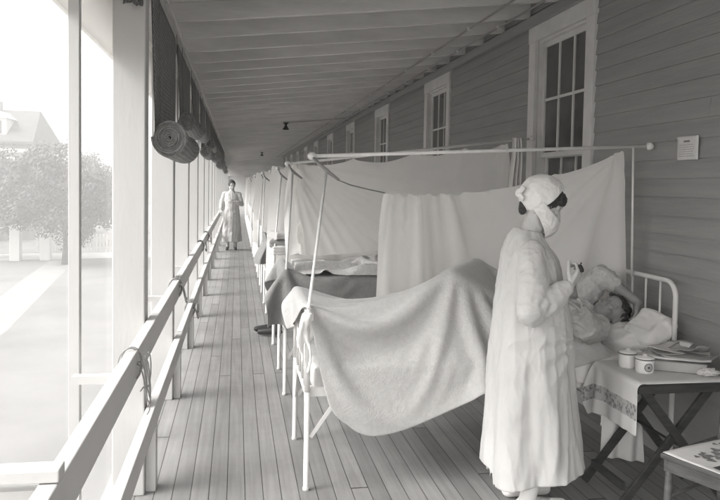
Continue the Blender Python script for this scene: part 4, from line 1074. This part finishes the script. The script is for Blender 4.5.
def jar(x,y,h,r,label,emblem):
    t = thing('lidded_jar', label, 'jar', (x,y,ZT), R(-20), 'white enamel jars on the bedside table')
    bm = BM(); lathe(bm, [(.001,0),(r*.94,0),(r,.006),(r,h-.008),(r*.97,h),(r*.9,h),(r*.88,.01),(.001,.008)], seg=40); bd = obj('body', bm, M_ceramic, t, True)
    bm = BM(); lathe(bm, [(.001,h+.001),(r*.8,h+.001),(r*1.06,h+.003),(r*1.06,h+.008),(r*.85,h+.016),(.012,h+.019),(.010,h+.026),(.001,h+.03)], seg=40); obj('lid', bm, M_ceramic, t, True)
    bm = BM(); lathe(bm, [(r*1.065,h+.0035),(r*1.075,h+.0055),(r*1.065,h+.0075),(r*1.0,h+.0072),(r*1.0,h+.0037)], seg=40); obj('rim', bm, M_ink, t, True)
    if emblem:
        bm = BM()
        def ring(r0, r1, nseg=36, a0=0, a1=2*pi):
            pv = []
            for i in range(nseg+1):
                a = a0+(a1-a0)*i/nseg; q = []
                for rr in (r0,r1):
                    px, pz = rr*cos(a), rr*sin(a); ph = px/r-pi/2+.25
                    q.append(bm.verts.new(((r+.0012)*cos(ph), (r+.0012)*sin(ph), h*.5+pz)))
                pv.append(q)
            for A,B in zip(pv,pv[1:]): bm.faces.new((A[0],A[1],B[1],B[0]))
        ring(.017,.0215); ring(.0125,.0140)
        ring(.0005,.0065,20)
        for k in range(10): ring(.008,.0115,3,k*2*pi/10,k*2*pi/10+.3)
        obj('emblem', bm, M_ink, bd)
    return t
jar(2.075,3.31,.066,.046,'white enamel jar with a round dark emblem, in front of the other jar', True)
jar(2.045,3.42,.07,.046,'white enamel jar with no emblem, behind the emblem jar', False)
def slabobj(name, c, lx, ly, h, rz, m, label, cat, group=None, bev=.003, warp=0):
    bm = BM(); box(bm, -lx/2,lx/2,-ly/2,ly/2,0,h)
    if warp:
        bmesh.ops.subdivide_edges(bm, edges=bm.edges, cuts=10, use_grid_fill=True)
        for v in bm.verts: v.co.z += warp*noise.noise(Vector((v.co.x*9+c[0]*7,v.co.y*9,1)))+warp*1.5*(abs(v.co.x/lx*2)**3)*(1 if v.co.x > 0 else .3)
    o = obj(name, bm, m, None, bool(warp), bev if not warp else 0); o.location = c; o.rotation_euler = (0,0,rz); return tag(o, label, cat, group)
# a book, newspaper bundle, envelope and loose papers
bk = thing('book', 'thick worn book lying beneath papers on the bedside table', 'book', (2.285,3.36,ZT), R(-28))
bm = BM(); box(bm, -.14,.14,-.1,.1,0,.004); box(bm, -.14,.14,-.1,.1,.052,.056); box(bm, -.142,-.137,-.1,.1,.004,.052); obj('cover', bm, M_book, bk, bevel=.001)
bm = BM(); box(bm, -.136,.135,-.094,.094,.0045,.0515); obj('pages', bm, M_paper2, bk)
slabobj('newspaper', (2.31,3.38,ZT+.060), .31,.22,.009, R(-34), M_paper, 'folded newspaper lying on the book on the bedside table', 'newspaper', warp=.006)
slabobj('envelope', (2.25,3.38,ZT+.082), .15,.10,.002, R(-10), M_paper2, 'small grey envelope on top of the newspaper pile', 'envelope', warp=.005)
slabobj('newspaper', (2.33,3.31,ZT+.072), .24,.17,.006, R(-48), M_paper2, 'second folded newspaper slipping off the book pile', 'newspaper', warp=.008)
def crumple(name, c, r, m, label, cat, seed):
    bm = BM(); bmesh.ops.create_icosphere(bm, subdivisions=4, radius=1)
    for v in bm.verts:
        d = v.co.normalized(); q = 1+.35*noise.noise(d*2.3+Vector((seed,0,0)))-.25*abs(noise.noise(d*5+Vector((0,seed,0))))-.15*abs(noise.noise(d*11))
        v.co = Vector((d.x*r[0],d.y*r[1],max(-.6,d.z)*r[2]))*q
    o = obj(name, bm, m, smooth=False); o.location = c; return tag(o, label, cat)
slabobj('paper_sheet', (2.28,3.42,ZT+.094), .21,.15,.002, R(22), M_paper, 'loose white sheet of paper curling on top of the pile at the back', 'paper', warp=.02)
slabobj('paper_sheet', (2.36,3.36,ZT+.098), .17,.12,.002, R(-70), M_paper2, 'loose grey sheet of paper sliding off the right side of the pile', 'paper', warp=.025)
slabobj('newspaper', (2.25,3.50,ZT+.004), .30,.14,.03, R(5), M_paper2, 'thick folded newspaper lying flat behind the book', 'newspaper', warp=.01)
crumple('crumpled_cloth', (2.36,3.20,ZT+.018), (.06,.035,.022), M_mid_blanket, 'crumpled pale rag at the right edge of the bedside table', 'rag', 3)
crumple('crumpled_paper', (2.17,3.50,ZT+.028), (.075,.04,.035), M_paper, 'crumpled white paper behind the jars on the bedside table', 'paper', 9)

# ------------------------------------------------------------------ chair with magazine
ch = thing('wooden_chair', 'dark wooden chair in the lower right corner', 'chair', (1.845,2.80,0), R(23))
S_ = .43
bm = BM(); box(bm, 0,S_,-.40,0,.425,.447); obj('seat', bm, M_chair, ch, bevel=.005)
bm = BM(); box(bm, .012,S_-.012,-.03,-.012,.37,.4245); box(bm, .012,S_-.012,-.388,-.37,.37,.4245); box(bm, .012,.03,-.37,-.03,.37,.4245); box(bm, S_-.03,S_-.012,-.37,-.03,.37,.4245); obj('apron', bm, M_chair, ch, bevel=.002)
for x,y in ((.03,-.03),(.03,-.37)):
    bm = BM(); tube(bm, [(x-.025,y,0),(x-.01,y,.2),(x,y,.42)], [.013,.018,.016], 12); obj('leg', bm, M_chair, ch, True)
for y in (-.03,-.37):
    bm = BM(); tube(bm, [(S_+.04,y,0),(S_-.005,y,.25),(S_-.01,y,.45),(S_+.03,y,.7),(S_+.08,y,.92)], [.014,.017,.017,.015,.013], 12); obj('leg', bm, M_chair, ch, True)
bm = BM(); tube(bm, [(.02,-.03,.2),(.02,-.37,.2)], .01, 8); tube(bm, [(.02,-.03,.26),(S_-.01,-.03,.26)], .01, 8); tube(bm, [(.02,-.37,.26),(S_-.01,-.37,.26)], .01, 8); obj('rung', bm, M_chair, ch, True)
bm = BM(); box(bm, S_+.06,S_+.08,-.36,-.04,.8,.9); obj('back_slat', bm, M_chair, ch, bevel=.004)
mg = thing('magazine', 'illustrated magazine with flowers lying on the wooden chair', 'magazine', (0,0,0))
MM = Matrix.Translation((1.845,2.80,.4485)) @ Matrix.Rotation(R(23),4,'Z') @ Matrix.Rotation(R(-6),4,'Z')
mg.matrix_world = MM
bm = BM(); nn = 16
mw, mh = .40, .33
def mz(x,y): return .004+.003*sin(x*9)*sin(y*7+1)+.012*max(0,(x-.3))*2+.35*max(0,.07-x)**1.6*max(0,y-.1)*8
V2 = [[bm.verts.new((.005+mw*i/nn, -.01-mh*j/nn, mz(mw*i/nn, mh*j/nn))) for j in range(nn+1)] for i in range(nn+1)]
for i in range(nn):
    for j in range(nn): bm.faces.new((V2[i][j],V2[i+1][j],V2[i+1][j+1],V2[i][j+1]))
pg = obj('cover', bm, M_paper, mg, True); s2 = pg.modifiers.new('s','SOLIDIFY'); s2.thickness = .002; s2.offset = 0
bm = BM()
def patch(u0,v0,pts):
    v = [bm.verts.new((u0+a, v0+b_, mz(u0+a-.005,-(v0+b_)-.01)+.0024)) for a,b_ in pts]; 
    bm.faces.new(v)
def disc(u0,v0,r,k=14,wob=.3,ph=0):
    patch(u0,v0,[(r*(1+wob*sin(3*a+ph))*cos(a), r*(1+wob*sin(3*a+ph))*sin(a)) for a in [2*pi*i/k for i in range(k)]])
random.seed(11)
for cx,cy,r in ((.13,-.13,.028),(.165,-.165,.02),(.11,-.17,.018),(.20,-.13,.022),(.235,-.10,.022),(.09,-.115,.012),(.26,-.14,.014),(.15,-.10,.012),(.33,-.07,.024),(.30,-.045,.012),(.35,-.10,.012)):
    bm = BM(); disc(cx,cy,r,ph=random.uniform(0,6)); obj('flower_print', bm, M_ink2, mg)
bm = BM()
patch(.045,-.225,[(0,0),(.12,0),(.12,-.05),(0,-.05)]); obj('dark_print', bm, M_ink, mg); bm = BM(); patch(.26,-.22,[(0,0),(.1,0),(.1,-.05),(0,-.05)])
obj('dark_print', bm, M_ink, mg)

# notice on the wall
nt_ = thing('paper_notice', 'small pale paper notice pinned to the clapboard wall', 'notice', (WX-.022,3.71,1.845))
bm = BM(); 
for i in range(9):
    for j in range(1): pass
V2 = [[bm.verts.new((-.002-.006*sin(i/8*pi)*.6-(.008 if j == 8 else 0)*(i/8), -.098+.196*i/8+.0*j, -.068+.136*j/8)) for j in range(9)] for i in range(9)]
for i in range(8):
    for j in range(8): bm.faces.new((V2[i][j],V2[i+1][j],V2[i+1][j+1],V2[i][j+1]))
pg = obj('sheet', bm, M_paper, nt_, True); s2 = pg.modifiers.new('s','SOLIDIFY'); s2.thickness = .001
bm = BM(); random.seed(2)
box(bm, -.0085,-.0083,-.028,.028,.034,.044)
for k in range(6):
    z = .018-.013*k; y = .068
    while y > -.06:
        l = random.uniform(.008,.022); box(bm, -.0085,-.0083,max(y-l,-.07),y,z,z+.0022); y -= l+.006
obj('lettering', bm, M_ink2, nt_)

# ------------------------------------------------------------------ outside: trees, house, fence
M_leaf = mat('leaves', .075, .7, .4, 1.2); M_bark = mat('bark', .07, .9, .2, 8, .4, 20)
def make_tree(H, Rw, seed, nl=9000):
    random.seed(seed); t = thing('tree', 'x', 'tree', (0,0,0), 0, 'leafy trees in the yard')
    bm = BM(); tips = []
    tube(bm, [(0,0,0),(.05,.02,H*.15),(0,.05,H*.35),(.1,0,H*.6),(.05,.05,H*.85)], [.2,.15,.12,.08,.03], 10)
    for k in range(16):
        a = k*2.4; z = H*(.22+.5*k/16); l = Rw*random.uniform(.6,.95); p0 = (0,.03,z); p1 = (cos(a)*l*.5,sin(a)*l*.5,z+.35*l*.6); p2 = (cos(a)*l,sin(a)*l,z+l*.45*random.uniform(.3,1))
        tube(bm, [p0,p1,p2], [.06,.04,.015], 7); tips += [p1,p2]
    obj('trunk', bm, M_bark, t, True)
    bm = BM(); cl = [(Vector(p), random.uniform(.45,.9)) for p in tips]
    for k in range(36):
        u = random.uniform(-1,1); a = random.uniform(0,2*pi); r = math.sqrt(1-u*u)
        cl.append((Vector((Rw*r*cos(a)*.8, Rw*r*sin(a)*.8, H*.58+H*.36*u)), random.uniform(.4,.85)))
    for k in range(nl):
        c, r = random.choice(cl); d = Vector((random.gauss(0,1),random.gauss(0,1),random.gauss(0,.8))).normalized()*r*random.uniform(.5,1.08)
        p = c+d; s_ = random.uniform(.06,.12); n1 = (d.normalized()+Vector((random.uniform(-.7,.7),random.uniform(-.7,.7),random.uniform(-.3,.9)))).normalized(); x = n1.orthogonal().normalized(); y = n1.cross(x)
        bm.faces.new([bm.verts.new(p+x*s_), bm.verts.new(p+y*s_*.6), bm.verts.new(p-x*s_), bm.verts.new(p-y*s_*.6)])
    obj('crown', bm, M_leaf, t)
    return t
t1 = make_tree(7.0, 3.6, 1, 14000); t1.location = (-9.6,42.5,GZ); t1['label'] = 'leafy tree beyond the screen, right of the thin stud'
t2 = make_tree(6.8, 3.5, 2, 14000); t2.location = (-14.6,46,GZ); t2['label'] = 'leafy tree in front of the gabled house, left of the thin stud'
t3 = copy_tree(t1); t3.location = (-21.5,52,GZ); t3.rotation_euler.z = 2; t3.scale = (.8,.8,.72); t3['label'] = 'smaller leafy tree at the left edge before the house'
t4 = copy_tree(t2); t4.location = (-11.5,56,GZ); t4.rotation_euler.z = 1; t4['label'] = 'leafy tree farthest back, partly hidden by the nearer trees'
# house
hs_ = thing('brick_house', 'large pale brick house with a dormer in its slate roof', 'house', (-16.3,60,GZ)); 
M_brick = mat('pale_brick', .24, .9, .15, 1.5, .2, 10); M_slate = mat('slate', .09, .8, .2, 2, .2, 10)
HE, HR_ = 7.9, 10.6
bm = BM(); box(bm, -20,0,0,9,0,HE); 
obj('wall', bm, M_brick, hs_)
bm = BM()
v = [bm.verts.new(p) for p in ((-20.4,-.5,HE-.15),(.5,-.5,HE-.15),(-.2,4.5,HR_),(-20.4,4.5,HR_),(-20.4,9.5,HE-.15),(.5,9.5,HE-.15),(-20.4,-.5,HE-.35),(.5,-.5,HE-.35),(.5,9.5,HE-.35),(-20.4,9.5,HE-.35))]
for q in ((0,1,2,3),(3,2,5,4),(1,5,2),(0,6,7,1),(1,7,8,5),(5,8,9,4),(0,3,4),(0,4,9,6)): bm.faces.new([v[i] for i in q])
rf = obj('roof', bm, M_slate, hs_)
for x in (-4.2,-12): bm = BM(); box(bm, x,x+.9,4.1,4.9,HR_-.8,HR_+.7); obj('chimney', bm, M_brick, rf)
for x in (-2.5,-9.5):
    d_ = BM(); box(d_, x-.75,x+.75,.5,3.5,HE+.2,HE+1.75); v = [d_.verts.new(p) for p in ((x-.95,.35,HE+1.7),(x,.35,HE+2.35),(x+.95,.35,HE+1.7),(x-.95,4,HE+1.7),(x,4,HE+2.35),(x+.95,4,HE+1.7))]
    for q in ((0,1,2),(0,3,4,1),(1,4,5,2)): d_.faces.new([v[i] for i in q])
    dm = obj('dormer', d_, M_white, rf); p_ = BM(); box(p_, x-.4,x-.03,.47,.49,HE+.5,HE+1.5); box(p_, x+.03,x+.4,.47,.49,HE+.5,HE+1.5); obj('pane', p_, M_glass, dm)
for z in (1.0,4.4):
    for x in range(9):
        xx = -1.6-2.1*x; bm = BM(); box(bm, xx-.62,xx+.62,-.06,-.001,z-.12,z+2.12); wv_ = obj('window', bm, M_white, hs_); p_ = BM(); box(p_, xx-.5,xx+.5,-.075,-.062,z,z+2); obj('pane', p_, M_glass, wv_)
bm = BM(); box(bm, -20.1,.1,-.12,-.002,HE-1.0,HE-.7); box(bm, -20.1,.1,-.12,-.002,3.5,3.75); obj('cornice', bm, M_white, hs_)
bm = BM(); box(bm, -12,-2,-3.0,-.13,3.0,3.3)
for x in (-11.8,-8.6,-5.4,-2.2): box(bm, x-.13,x+.13,-2.95,-2.7,0,3.0)
obj('veranda', bm, M_white, hs_)
bm = BM()
for k in range(60): box(bm, 0+.22*k, .15+.22*k, 0,.03,0,1.25)
box(bm, 0,13.2,.031,.08,.3,.4); box(bm, 0,13.2,.031,.08,.9,1.0)
o = obj('board_fence', bm, M_white); o.location = (-13,49.5,GZ); tag(o, 'low white board fence behind the trees', 'fence')
for i,x in enumerate((-12.8,-11.2)):
    bm = BM(); box(bm, -.28,.28,-.28,.28,0,2.0); box(bm, -.34,.34,-.34,.34,2.0,2.15); o = obj('gate_pillar', bm, M_white, bevel=.02); o.location = (x,44.5+.3*i,GZ)
    tag(o, ('pale square gate pillar under the trees, the left one','pale square gate pillar under the trees, the right one')[i], 'pillar', 'gate pillars under the trees')

crumple('net_bundle', (-.50,3.60,2.53), (.05,.07,.12), M_shade, 'dark bunched netting at the top of the broad front post', 'netting', 6)

# ------------------------------------------------------------------ added thin volume imitating flare and halation
bm = BM(); box(bm, -158,158,-158,158,GZ-1.3,16)
hz = obj('flare_veil', bm, None); tag(hz, kind='stuff'); hz['label'] = 'thin added veil over the yard and porch, imitating flare'
hm = bpy.data.materials.new('flare_veil'); hm.use_nodes = True; hn = hm.node_tree; hn.nodes.clear(); ho = hn.nodes.new('ShaderNodeOutputMaterial')
hv = hn.nodes.new('ShaderNodeVolumePrincipled'); hv.inputs['Color'].default_value = (.98,.98,.97,1); hv.inputs['Density'].default_value = .0055; hv.inputs['Anisotropy'].default_value = .2
hn.links.new(hv.outputs[0], ho.inputs['Volume']); hz.data.materials.append(hm)
